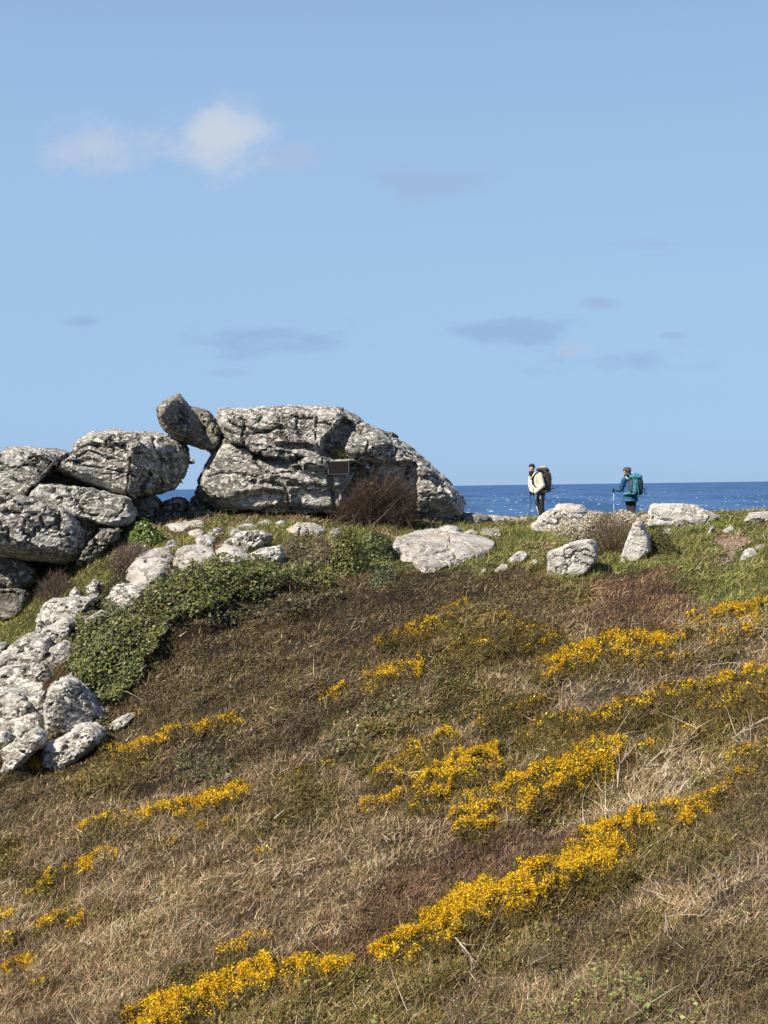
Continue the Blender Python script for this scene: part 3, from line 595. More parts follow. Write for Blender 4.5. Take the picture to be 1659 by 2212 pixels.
    boulder([(212, 1606), (228, 1592), (240, 1588), (232, 1604)], 'small white stone right of the lowest big boulder', M_PALE, .4, vox=.03, amp=.03)
    boulder([(228, 1576), (236, 1563), (259, 1555), (284, 1537), (297, 1545), (272, 1567), (243, 1577)], 'narrow white rock by the ivy roots', M_PALE, .7, vox=.035, amp=.035)
    for o, lab in (([(26, 1400), (60, 1368), (88, 1358), (92, 1386), (60, 1404)], 'jagged rock between the outcrop head and the split rock'),
                   ([(108, 1400), (140, 1384), (164, 1398), (150, 1440), (116, 1444)], 'lichened rock tucked against the left edge of the ivy'),
                   ([(58, 1446), (98, 1428), (120, 1450), (102, 1492), (66, 1494)], 'angular rock just below the split rock'),
                   ([(58, 1506), (96, 1494), (106, 1536), (86, 1566), (62, 1560)], 'narrow rock left of the dome-shaped boulder'),
                   ([(-4, 1618), (38, 1592), (64, 1600), (44, 1628), (8, 1638)], 'small rock above the lowest slanting boulder'),
                   ([(180, 1338), (214, 1318), (246, 1322), (232, 1346), (196, 1366)], 'white rock at the upper left edge of the ivy')):
        boulder(o, lab, M_LOWER, .9, amp=.05, grow=1.0, fi=.8, chis=False, fs=(-4, 3))
    boulder([(56, 1416), (84, 1346), (130, 1312), (212, 1298), (196, 1345), (150, 1400), (96, 1456)], 'grey bedrock slab joining the upper rocks of the lower outcrop', M_LOWER, lift=.16, amp=.06)
    boulder([(-70, 1490), (0, 1440), (60, 1424), (118, 1440), (112, 1500), (100, 1560), (60, 1600), (-70, 1630)], 'broad bedrock slab under the rocks at the left edge', M_LOWER, lift=.2, amp=.06)
    # ledge on the right
    boulder([(840, 1198), (857, 1169), (898, 1152), (946, 1148), (998, 1158), (1054, 1168), (1078, 1181), (1056, 1196), (1022, 1203), (978, 1219), (930, 1241), (898, 1228), (858, 1212)], 'big flat pale rock on the ledge right of the round ivy shrub', M_WARM, lift=.26, amp=.05)
    boulder([(942, 1153), (950, 1137), (978, 1134), (1000, 1145), (996, 1160), (966, 1162)], 'small block on the back edge of the big flat rock', M_WARM, .7, vox=.03, amp=.035)
    boulder([(998, 1148), (1020, 1143), (1036, 1150), (1030, 1160), (1004, 1161)], 'little block right of the one on the flat rock', M_WARM, .5, vox=.03, amp=.03)
    boulder([(1029, 1148), (1075, 1143), (1097, 1152), (1088, 1162), (1047, 1157)], 'thin pale slab in the turf below the skyline rocks', M_WARM, lift=.1, vox=.035, amp=.03)
    boulder([(1131, 1156), (1147, 1130), (1183, 1102), (1211, 1090), (1259, 1089), (1269, 1102), (1265, 1130), (1235, 1146), (1195, 1154), (1163, 1160)], 'white lichened boulder hiding the feet of the cream-jacketed hiker', M_PALE, 1.7, 43.6, fs=(-3, 5), fi=.80, chis=False, amp=.045, vox=.036)
    boulder([(1181, 1242), (1182, 1194), (1219, 1180), (1251, 1166), (1282, 1163), (1293, 1186), (1289, 1212), (1267, 1230), (1219, 1242)], 'square white block with a dark shaded right side', M_PALE, 1.2, fs=(-3, 3), dy=.1, fi=.93, chis=False, amp=.036, vox=.034)
    boulder([(1341, 1208), (1351, 1178), (1367, 1138), (1379, 1123), (1388, 1130), (1401, 1162), (1403, 1186), (1379, 1200)], 'white wedge-shaped stone standing on end', M_PALE, .9, grow=1.14, fs=(-3, 4), fi=.88, chis=False, amp=.03, vox=.034)
    boulder([(1395, 1124), (1403, 1090), (1411, 1086), (1499, 1091), (1531, 1101), (1557, 1114), (1540, 1124), (1495, 1134), (1455, 1136)], 'long white boulder on the skyline right of the blue-jacketed hiker', M_PALE, 1.8, 43.4, fs=(-2, 4), fi=.9, chis=False, amp=.042, vox=.036)
    boulder([(1455, 1126), (1475, 1121), (1489, 1130), (1485, 1144), (1459, 1138)], 'small dark rounded stone under the long white boulder', M_TORD, .5, 42.3, vox=.03, amp=.03)
    boulder([(1376, 1126), (1386, 1112), (1400, 1108), (1402, 1124)], 'small pale stone left of the long white boulder', M_PALE, .6, 43.2, vox=.03, amp=.03)
    boulder([(1097, 1208), (1119, 1190), (1145, 1189), (1141, 1203), (1121, 1217), (1101, 1219)], 'grey stone in the turf left of the square white block', M_TOR, .6, vox=.03, amp=.03)
    boulder([(1141, 1218), (1155, 1207), (1163, 1212), (1157, 1222)], 'little white stone beside the square white block', M_PALE, .3, vox=.025, amp=.02)
    boulder([(1065, 1238), (1083, 1219), (1105, 1220), (1095, 1232)], 'pale stone half sunk in the turf below the grey stone', M_WARM, lift=.08, vox=.03, amp=.025)
    boulder([(1030, 1240), (1046, 1226), (1054, 1230), (1044, 1242)], 'little pale stone at the turf edge above the brown scrub', M_WARM, .3, vox=.025, amp=.02)
    boulder([(1511, 1137), (1523, 1124), (1545, 1121), (1541, 1132)], 'small white stone below the right end of the long boulder', M_PALE, .5, vox=.03, amp=.025)
    boulder([(1601, 1122), (1619, 1107), (1700, 1101), (1700, 1118), (1635, 1124)], 'pale flat rock on the skyline at the right edge', M_WARM, 1.0, 43.0, amp=.035)
    boulder([(1517, 1158), (1535, 1138), (1545, 1136), (1537, 1156)], 'grey leaning stone left of the path', M_TOR, .4, vox=.03, amp=.025)
    boulder([(1593, 1214), (1607, 1194), (1633, 1185), (1637, 1199), (1611, 1210)], 'grey flat stone right of the bare path', M_TOR, lift=.12, vox=.03, amp=.025)
    boulder([(1627, 1184), (1640, 1177), (1655, 1178), (1653, 1188)], 'small pale stone above the grey flat one by the path', M_WARM, .4, vox=.03, amp=.02)
    boulder([(1559, 1148), (1583, 1137), (1589, 1144), (1567, 1151)], 'flat pale stone at the top of the path', M_WARM, lift=.06, vox=.03, amp=.02)
    boulder([(1429, 1147), (1447, 1141), (1455, 1150), (1435, 1155)], 'small white stone right of the wedge-shaped one', M_PALE, .4, vox=.03, amp=.02)
build_rocks()

def build_path():
    o = [(1528, 1168), (1560, 1160), (1600, 1163), (1622, 1170), (1596, 1184), (1588, 1200), (1570, 1216), (1552, 1214), (1566, 1196), (1560, 1180), (1536, 1176)]
    P, _ = ground(*np.array(o, float).T); lo = P[:, :2].min(0); hi = P[:, :2].max(0)
    xs = np.arange(lo[0] - .3, hi[0] + .3, .07); ys = np.arange(lo[1] - .3, hi[1] + .3, .07); X, Y = np.meshgrid(xs, ys, indexing='ij')
    w = .12 * fbm(np.stack([X, Y], -1) * 2, 3, 6); Z = h_full(X, Y) + .012 + .02 * fbm(np.stack([X, Y], -1) * 5, 3, 8)
    ok = inside(P[:, :2], X + w, Y + w); i = np.arange(X.size).reshape(X.shape)
    q = ok[:-1, :-1]; F = np.stack([i[:-1, :-1], i[1:, :-1], i[1:, 1:], i[:-1, 1:]], -1)[q]
    used = np.unique(F); mp = np.full(X.size, -1); mp[used] = np.arange(len(used)); V = np.stack([X, Y, Z], -1).reshape(-1, 3)[used]
    oo = np.array(o, float); SLAB_POLYS.append(oo.mean(0) + (oo - oo.mean(0)) * .72)
    tag(mesh_np('path', V, [mp[F]], plain('trodden_earth', (.19, .125, .085), .95, .9, 30, .5), None, True), 'bare reddish earth path through the turf', 'path', kind='structure')
build_path()

# ------------------------------------------------------------------ vegetation builders (numpy, one mesh per growth)
UP = np.array([0, 0, 1.])
def unit(v): return v / (np.linalg.norm(v, axis=-1, keepdims=True) + 1e-9)
def cone(n, axis_, spread, r):
    """n random directions around an axis (n,3) or (3,)"""
    return unit(np.broadcast_to(axis_, (n, 3)) + r.normal(0, spread, (n, 3)))
def blades(P, D, L, W, bend, col, r, tipw=.25, tipcol=None, seg=2):
    """curved tapering strips: base P, direction D, length L, width W; bend (n,3) added with the square of the way"""
    n = len(P); S = unit(np.cross(D, unit(r.normal(0, 1, (n, 3)))))
    ts = np.linspace(0, 1, seg + 1); rings = []
    for t in ts[:-1]:
        c = P + D * (L * t)[:, None] + bend * (L * t * t)[:, None]; w = (W * (1 - (1 - tipw) * t) * .5)[:, None]
        rings += [c - S * w, c + S * w]
    tip = P + D * L[:, None] + bend * L[:, None]
    V = np.stack(rings + [tip], 1); k = V.shape[1]; o = (np.arange(n) * k)[:, None]
    F4 = [o + np.array([2 * i, 2 * i + 1, 2 * i + 3, 2 * i + 2]) for i in range(seg - 1)]; F3 = o + np.array([2 * seg - 2, 2 * seg - 1, 2 * seg])
    C = np.repeat(col[:, None], k, 1)
    if tipcol is not None: C[:, -1] = tipcol; C[:, -3:-1] = .5 * (col + tipcol)[:, None]
    return V.reshape(-1, 3), F4, F3, C.reshape(-1, 3)
def leaves(P, Nn, size, col, r, long_=1.25):
    """folded four-cornered leaves"""
    n = len(P); T = unit(np.cross(Nn, unit(r.normal(0, 1, (n, 3))))); B = np.cross(Nn, T); s = size[:, None]
    V = np.stack([P - T * s * .5 * long_, P + B * s * .5 + Nn * s * .14, P + T * s * .5 * long_, P - B * s * .5 + Nn * s * .14], 1)
    o = (np.arange(n) * 4)[:, None]
    F3 = np.concatenate([o + np.array([0, 1, 2]), o + np.array([0, 2, 3])])
    return V.reshape(-1, 3), [], F3, np.repeat(col[:, None], 4, 1).reshape(-1, 3)
OCT = np.array([(1.1, 0, -.3), (-.55, .95, -.3), (-.55, -.95, -.3), (0, 0, .95)], float)
OCF = np.array([(0, 1, 3), (1, 2, 3), (2, 0, 3), (0, 2, 1)])
def blooms(P, size, col, r):
    """little three-dimensional flower heads"""
    n = len(P); a = unit(r.normal(0, 1, (n, 3)) + UP * .6); b = unit(np.cross(a, r.normal(0, 1, (n, 3)))); c = np.cross(a, b)
    k = OCT[None] * (1 + r.normal(0, .28, (n, 4, 1)))
    V = P[:, None] + (k[..., :1] * b[:, None] + k[..., 1:2] * c[:, None] + k[..., 2:] * a[:, None]) * size[:, None, None]
    o = (np.arange(n) * 4)[:, None, None]
    C = np.repeat(col[:, None], 4, 1) * (1 + r.normal(0, .12, (n, 4, 1)))
    return V.reshape(-1, 3), [], (o + OCF[None]).reshape(-1, 3), np.clip(C, 0, 1).reshape(-1, 3)
class Heap:
    def __init__(s): s.V = []; s.F4 = []; s.F3 = []; s.C = []; s.n = 0
    def add(s, V, F4, F3, C):
        if not len(V): return s
        s.V.append(V); s.C.append(C); s.F3.append(F3 + s.n); s.F4 += [f + s.n for f in F4]; s.n += len(V); return s
    def build(s, name, mat, parent=None, origin=None):
        F = ([np.concatenate(s.F4)] if s.F4 else []) + [np.concatenate(s.F3)]
        return mesh_np(name, np.concatenate(s.V), F, mat, np.clip(np.concatenate(s.C), 0, 1), False, parent, origin)
def pick(pal, n, r, var=.18):
    """colours from a palette of (weight, rgb)"""
    w = np.array([p[0] for p in pal], float); c = np.array([p[1] for p in pal]); i = r.choice(len(pal), n, p=w / w.sum())
    return c[i] * np.exp(r.normal(0, var, (n, 1))) * (1 + r.normal(0, .04, (n, 3)))

M_STRAW = veg_mat('dry_stems', .8, .15, .12); M_TWIG = veg_mat('brown_twigs', .85, .15); M_HEATH = veg_mat('spiny_heath_foliage', .8, .2, .1)
M_GRASS = veg_mat('green_blades', .6, .3, .25); M_IVY = veg_mat('ivy_leaf', .5, .4, .1); M_PETAL = veg_mat('yellow_petals', .6, .25, .25); M_DRYF = veg_mat('cream_seed_heads', .8, .15, .2)

STRAW = [(5, (.54, .37, .21)), (4, (.36, .235, .128)), (3.8, (.65, .48, .31)), (3.6, (.145, .088, .046)), (2.6, (.17, .14, .045)), (1, (.68, .55, .39))]
BROWN = [(5, (.105, .068, .038)), (4, (.155, .105, .062)), (2.4, (.225, .165, .108)), (.6, (.36, .29, .21)), (3, (.105, .092, .030))]
OLIVE = [(5, (.125, .104, .026)), (4, (.175, .14, .038)), (3, (.20, .128, .050)), (2.4, (.060, .054, .015)), (1.2, (.27, .205, .08))]
HEATHER = [(5, (.112, .066, .036)), (3, (.165, .096, .052)), (2, (.070, .044, .026)), (1.2, (.24, .16, .11)), (1, (.13, .105, .04))]
GREEN = [(5, (.165, .190, .038)), (3, (.24, .25, .060)), (2.2, (.34, .285, .11)), (2.4, (.090, .115, .024)), (1, (.40, .34, .17))]
PALE = [(4, (.48, .39, .285)), (3, (.40, .315, .225)), (1.4, (.58, .50, .40)), (1, (.30, .23, .16))]
RUST = [(4, (.235, .128, .068)), (3, (.165, .090, .050)), (2, (.31, .20, .115)), (1, (.12, .10, .045))]
LEAFG = [(4, (.16, .20, .045)), (3, (.25, .275, .065)), (2, (.10, .135, .035)), (1, (.36, .35, .12))]

def scatter(nscreen, nplan, seed):
    r = np.random.default_rng(seed)
    u = r.uniform(-130, 1790, nscreen); v = 1085 + 1245 * r.random(nscreen); P, hit = ground(u, v); P = P[hit]
    x = r.uniform(-13, 13, nplan); y = r.uniform(9, 48, nplan); k = np.abs(x) < y * .36
    Q = np.stack([x, y, H(x, y)], -1)[k]; P = np.concatenate([P, Q])
    return P[(P[:, 1] < 48.2) & (P[:, 1] > 7.5)], r
def free_of_slabs(P):
    u, v = project(P); ok = np.ones(len(P), bool)
    for o in SLAB_POLYS: ok &= ~inside(o, u, v)
    return ok

def build_hillside():
    P, r = scatter(640000, 70000, 11); P = P[free_of_slabs(P)]
    t, u, v = veg_at(P); d = P[:, 1]; sz = np.clip(.62 + d / 42, .85, 1.6)          # coarser growth counts farther off
    nrm = normal_at(P[:, 0], P[:, 1]); wind = np.array([.5, .12, 0])
    H_ = {k: Heap() for k in ('straw', 'twig', 'heath', 'heather', 'grass', 'pale', 'leaf', 'rust')}
    sw = np.stack([(P[:, 0] * .74 + P[:, 1] * .67), (-P[:, 0] * .67 + P[:, 1] * .74)], -1)          # along and across the sweep of the bank
    tone = np.exp(.40 * fbm(sw * np.array([.22, .8]), 4, 101) + .50 * fbm(sw * np.array([.9, 2.8]), 3, 103))
    bare = fbm(sw * np.array([.8, 2.3]), 3, 105)                                  # thin places where the dark litter shows
    def sub(mask, keep): return np.where(mask & (r.random(len(P)) < keep * np.clip(1.05 + 1.6 * bare, .30, 1)))[0]
    def put(h, i, pal, L, W, lean, spread, bend, var=.18, up=.06, tipw=.3, tip=None, seg=2):
        n = len(i)
        if not n: return
        D = cone(n, UP + wind * lean, spread, r); D[:, 2] = np.abs(D[:, 2]) * .9 + .04; D = unit(D)
        c = pick(pal, n, r, var) * tone[i][:, None]
        b = r.normal(0, bend, (n, 3)) + wind * bend * .8 - UP * bend * .35
        LL = L * np.exp(np.clip(r.normal(0, .35, n), -.8, .6)) * sz[i] ** .3; WW = W * sz[i] * np.exp(r.normal(0, .25, n))
        z = r.uniform(-.02, 1, n) * up * np.clip(1 + 1.2 * bare[i], .2, 2)
        H_[h].add(*blades(P[i] + UP * (z - .02)[:, None], D, LL, WW, b, c, r, tipw, None if tip is None else c * tip, seg))
    s = t == 's'; b = t == 'b'; o = t == 'o'; h = t == 'h'; g = t == 'g'; w = t == 'w'; k = t == 'k'; rr = t == 'r'; iv = t == 'i'
    put('straw', sub(s | w, 1.0), STRAW, .095, .0066, .4, 1.0, .3, .42, seg=1)
    put('straw', sub(s, .14), STRAW, .14, .0050, .6, .8, .5, .3)
    put('straw', sub(s, .005), PALE, .26, .0060, .6, .9, .6, seg=3)
    put('heath', sub(s, .36), OLIVE, .060, .012, .3, .8, .2, seg=1)
    put('twig', sub(s | w, .16), BROWN, .09, .008, .3, 1.1, .3, seg=1)
    put('twig', sub(b, 1.0), BROWN, .085, .0072, .4, 1.0, .4, .42, .10, seg=1)
    put('twig', sub(b, .12), BROWN, .15, .0050, .6, .9, .5, .3, .10)
    put('straw', sub(b, .005), PALE, .20, .0055, .5, .8, .6, seg=3)
    put('straw', sub(b, .08), STRAW, .10, .006, .5, .9, .5, seg=1)
    put('heath', sub(b, .36), OLIVE, .048, .012, .3, .8, .2, up=.12, seg=1)
    put('heath', sub(o, 1.0), OLIVE, .055, .012, .3, .75, .2, .28, .08, tip=1.25, seg=1)
    put('heath', sub(o, .6), OLIVE, .042, .017, .2, .9, .2, .28, .10, seg=1)
    put('straw', sub(o, .28), STRAW, .10, .006, .5, .9, .5, seg=1)
    put('straw', sub(o, .004), PALE, .26, .0062, .5, .9, .6, seg=3)
    put('heather', sub(h, 1.0), HEATHER, .075, .009, .4, .55, .2, .25, tip=1.25, seg=1)
    put('heather', sub(h, .6), HEATHER, .050, .013, .2, .8, .2, seg=1)
    put('rust', sub(h, .14), RUST, .09, .006, .5, .6, .3, seg=1)
    put('straw', sub(h, .07), STRAW, .12, .0055, .5, .8, .5, seg=1)
    put('rust', sub(rr, 1.0), RUST, .085, .009, .9, .55, .4, .28, tip=1.15, seg=1)
    put('heather', sub(rr, .5), HEATHER, .07, .010, .4, .7, .2, seg=1)
    put('straw', sub(rr, .25), STRAW, .10, .007, .6, .8, .4, seg=1)
    put('grass', sub(g, 1.0), GREEN, .065, .010, .7, .6, .5, .28, .03, tip=1.35, seg=1)
    put('grass', sub(g, .4), GREEN, .10, .009, .8, .6, .5, .28, .03, tip=1.3)
    put('straw', sub(g, .12), STRAW, .08, .008, .7, .8, .4, up=.03, seg=1)
    put('heath', sub(g & (bare > .05), .5), OLIVE, .05, .014, .3, .8, .3, up=.08, seg=1)
    put('straw', sub(w, .12), PALE, .18, .0070, .5, 1.0, .6)
    put('straw', sub(w, .012), PALE, .38, .0085, .6, .9, .6, seg=3)
    put('heath', sub(w, .28), OLIVE, .055, .013, .3, .8, .2, seg=1)
    put('straw', sub(k, .5), STRAW, .11, .0055, .5, .9, .5, seg=1)
    put('twig', sub(k, .5), BROWN, .10, .0065, .5, .9, .4, seg=1)
    put('heath', sub(k, .6), OLIVE, .045, .012, .3, .8, .2, seg=1)
    put('straw', sub(k, .006), PALE, .30, .0055, .5, .9, .6, seg=3)
    put('twig', sub(iv, .4), BROWN, .10, .010, .4, .8, .3, seg=1)
    fu = np.concatenate([r.uniform(u0 - 4, u1 + 4, int((u1 - u0) * 5)) for u0, u1, vv in FEET if vv < 1245]); fv = np.concatenate([vv + r.normal(3, 4, int((u1 - u0) * 5)) for u0, u1, vv in FEET if vv < 1245])
    F_, ok = ground(fu, fv); F_ = F_[ok]; n = len(F_); c = pick(GREEN, n, r, .3)
    H_['grass'].add(*blades(F_, cone(n, UP + wind * .6, .5, r), .15 * np.exp(np.clip(r.normal(0, .3, n), -.7, .5)), np.full(n, .013), r.normal(0, .35, (n, 3)), c, r, .3, c * 1.3))
    for m, q, sc_, pal in ((k, .12, .027, LEAFG), (b & (P[:, 1] < 20), .02, .022, LEAFG), (o, .02, .025, LEAFG), (b, .05, .022, OLIVE), (s, .01, .025, LEAFG)):
        i = sub(m, q); n = len(i)
        patch = fbm(P[i][:, :2] * 1.1, 3, 141) + r.normal(0, .45, n) > .10; i = i[patch]; n = len(i)
        H_['leaf'].add(*leaves(P[i] + UP * r.uniform(.03, .17, n)[:, None], cone(n, nrm[i] + np.array([-.2, -.3, .4]), .5, r), sc_ * np.exp(r.normal(0, .3, n)), pick(pal, n, r) , r))
    for nm, kk, m, lab, cat in (('dead_grass', 'straw', M_STRAW, 'tangle of straw coloured dead grass and bleached stems over the slope', 'dead grass'),
                               ('twig_scrub', 'twig', M_TWIG, 'dense dark brown twiggy scrub covering the middle of the slope', 'scrub'),
                               ('heath_foliage', 'heath', M_HEATH, 'low olive green spiny heath foliage between the gorse', 'heath'),
                               ('heather', 'heather', M_TWIG, 'dark reddish brown heather in bands across the slope', 'heather'),
                               ('green_grass', 'grass', M_GRASS, 'short green windblown grass on the ledge and ridge', 'grass'),
                               ('rust_grass', 'rust', M_STRAW, 'rust red dry grass below the white rocks', 'grass'),
                               ('bramble_leaves', 'leaf', M_GRASS, 'yellow green bramble leaves among dry stems', 'bramble')):
        tag(H_[kk].build(nm, m), lab, cat, kind='stuff')
build_hillside()

# ------------------------------------------------------------------ gorse: every bush a thing with foliage and flowers
GG = 'flowering gorse bushes on the slope'
GORSE = [  # u0, v0, u1, v1, half width (all in photograph pixels), flower share, label
 (300, 2225, 450, 2160, 42, 1.0, 'bright yellow gorse bush cut by the bottom edge of the picture'),
 (430, 2165, 580, 2112, 34, 1.0, 'bright yellow gorse bush just above the one at the bottom edge'),
 (570, 2110, 740, 2095, 24, .9, 'thin yellow gorse bush along the lower end of the near yellow band'),
 (480, 2068, 578, 2036, 15, .8, 'small yellow gorse bush above the lower end of the near yellow band'),
 (832, 2066, 935, 2020, 32, 1.0, 'yellow gorse bush at the left start of the long near band'),
 (920, 2022, 1030, 1965, 36, 1.0, 'dense yellow gorse bush second along the long near band'),
 (1010, 1966, 1140, 1930, 38, 1.0, 'dense yellow gorse bush in the middle of the long near band'),
 (1130, 1930, 1260, 1880, 42, 1.0, 'broad yellow gorse bush in the upper half of the long near band'),
 (1240, 1880, 1345, 1842, 36, .95, 'yellow gorse bush below the top clump of the long near band'),
 (1255, 1830, 1395, 1788, 30, .95, 'top clump of the long near yellow band'),
 (1465, 1778, 1522, 1758, 20, .8, 'small round yellow gorse right of the top clump'),
 (1415, 1752, 1565, 1722, 20, .55, 'straggling gorse with scattered flowers above the small round one'),
 (1545, 1705, 1640, 1680, 18, .35, 'sparse gorse near the right edge above the dark scrub'),
 (990, 1790, 1066, 1764, 28, .75, 'dark rounded gorse with yellow top standing alone in the straw'),
 (1005, 1738, 1130, 1712, 20, .85, 'yellow gorse ledge just above the dark rounded one'),
 (1120, 1725, 1240, 1680, 38, .85, 'wide yellow gorse at the left of the big middle patch'),
 (1220, 1680, 1330, 1630, 38, .85, 'wide yellow gorse at the right of the big middle patch'),
 (1280, 1700, 1335, 1685, 15, .7, 'small gorse hanging below the big middle patch'),
 (1240, 1585, 1365, 1532, 24, .5, 'sparse gorse above the big middle patch'),
 (1155, 1455, 1290, 1412, 22, .8, 'left half of the upper yellow gorse strip'),
 (1275, 1416, 1440, 1380, 26, .95, 'right half of the upper yellow gorse strip'),
 (1490, 1338, 1580, 1322, 13, .8, 'thin gorse strip under the green turf'),
 (1570, 1322, 1690, 1306, 14, .9, 'bright gorse strip at the right edge under the green turf'),
 (1540, 1390, 1630, 1358, 14, .6, 'short gorse strip below the one at the right edge'),
 (1558, 1480, 1690, 1450, 20, .7, 'yellow crested gorse at the right edge above the olive gorse'),
 (1535, 1540, 1690, 1525, 42, .28, 'broad olive gorse with few flowers at the right edge'),
 (1478, 1582, 1530, 1602, 15, .5, 'small gorse by the bleached dead branches'),
 (1575, 1640, 1600, 1625, 10, .8, 'little orange yellow gorse sprig beside the bleached branches'),
 (1605, 1640, 1690, 1612, 24, .4, 'gorse at the right edge below the bleached branches'),
 (1092, 1365, 1215, 1402, 26, .22, 'dark gorse with few flowers below the brown heather'),
 (1140, 1402, 1175, 1392, 8, .7, 'tiny yellow tuft on the dark gorse'),
 (825, 1402, 905, 1368, 20, .5, 'left clump of the pair of gorse in the brown scrub'),
 (890, 1378, 985, 1344, 22, .5, 'right clump of the pair of gorse in the brown scrub'),
 (955, 1322, 1005, 1303, 7, .7, 'topmost little gorse in the brown scrub'),
 (798, 1482, 905, 1440, 20, .7, 'gorse below the pair in the brown scrub'),
 (702, 1512, 742, 1486, 9, .85, 'small bright gorse alone in the dark scrub'),
 (988, 1418, 1068, 1402, 22, .4, 'dark bushy gorse in the centre of the upper slope'),
 (1035, 1342, 1095, 1330, 8, .45, 'faint gorse just under the grey green scrub'),
 (820, 1690, 905, 1640, 24, .45, 'brownish gorse left of the round yellow patch'),
 (890, 1645, 985, 1598, 24, .5, 'brownish gorse above the round yellow patch'),
 (905, 1720, 1055, 1645, 40, .8, 'round yellow gorse patch left of the big middle patch'),
 (795, 1746, 895, 1714, 15, .7, 'low gorse at the left foot of the round yellow patch'),
 (1068, 1668, 1110, 1658, 12, .5, 'small gorse between the round patch and the big patch'),
 (195, 1612, 290, 1645, 20, .4, 'scattered gorse right of the lowest white boulders'),
 (278, 1620, 360, 1600, 14, .8, 'gorse just right of the lowest white boulders'),
 (360, 1594, 495, 1556, 13, .65, 'long thin gorse rising into the dark scrub'),
 (238, 1580, 312, 1546, 8, .45, 'gorse sprigs beside the narrow white rock'),
 (55, 1658, 142, 1640, 9, .9, 'yellow gorse fringe at the foot of the lowest white boulders'),
 (172, 1698, 190, 1688, 6, .7, 'single yellow tuft below the white boulders'),
 (382, 1756, 528, 1712, 17, .95, 'brightest gorse crest on the left slope'),
 (315, 1762, 395, 1740, 13, .85, 'middle gorse of the left slope crest'),
 (182, 1800, 315, 1758, 16, .75, 'dark footed gorse at the left end of the slope crest'),
 (425, 1795, 515, 1775, 11, .35, 'faint gorse under the brightest crest'),
 (326, 1842, 370, 1820, 7, .6, 'tiny gorse below the left slope crest'),
 (552, 1858, 594, 1846, 9, .4, 'tiny sparse gorse in the middle of the straw slope'),
 (125, 1898, 232, 1848, 14, .8, 'gorse at the left, below the dark footed one'),
 (58, 1940, 104, 1914, 13, .4, 'brownish gorse near the left edge'),
 (82, 2012, 168, 1992, 20, .6, 'gorse with a dark hollow near the left edge'),
 (-15, 1995, 32, 1972, 11, .75, 'gorse cut by the left edge of the picture'),
 (5, 2036, 34, 2024, 10, .8, 'small gorse below the one cut by the left edge'),
 (15, 2108, 70, 2082, 15, .8, 'lowest gorse near the left edge'),
 (68, 2136, 132, 2126, 11, .3, 'olive gorse right of the lowest left one'),
 (1360, 1540, 1480, 1502, 26, .35, 'olive gorse with scattered bloom in the middle of the right slope'),
 (1465, 1508, 1570, 1478, 22, .45, 'gorse joining the olive one to the yellow crest at the right edge'),
 (1425, 1398, 1525, 1350, 14, .5, 'thin gorse linking the upper strip to the one under the turf'),
 (1330, 1660, 1420, 1620, 20, .35, 'sparse gorse right of the big middle patch'),
 (1060, 1560, 1180, 1520, 18, .2, 'olive gorse with hardly any bloom above the round yellow patch'),
 (1130, 1600, 1250, 1560, 22, .25, 'olive gorse left of the sparse one above the big patch'),
 (620, 1690, 720, 1650, 16, .15, 'nearly flowerless gorse left of the brownish pair'),
 (1350, 1450, 1480, 1425, 16, .3, 'faint gorse just below the upper yellow strip')]
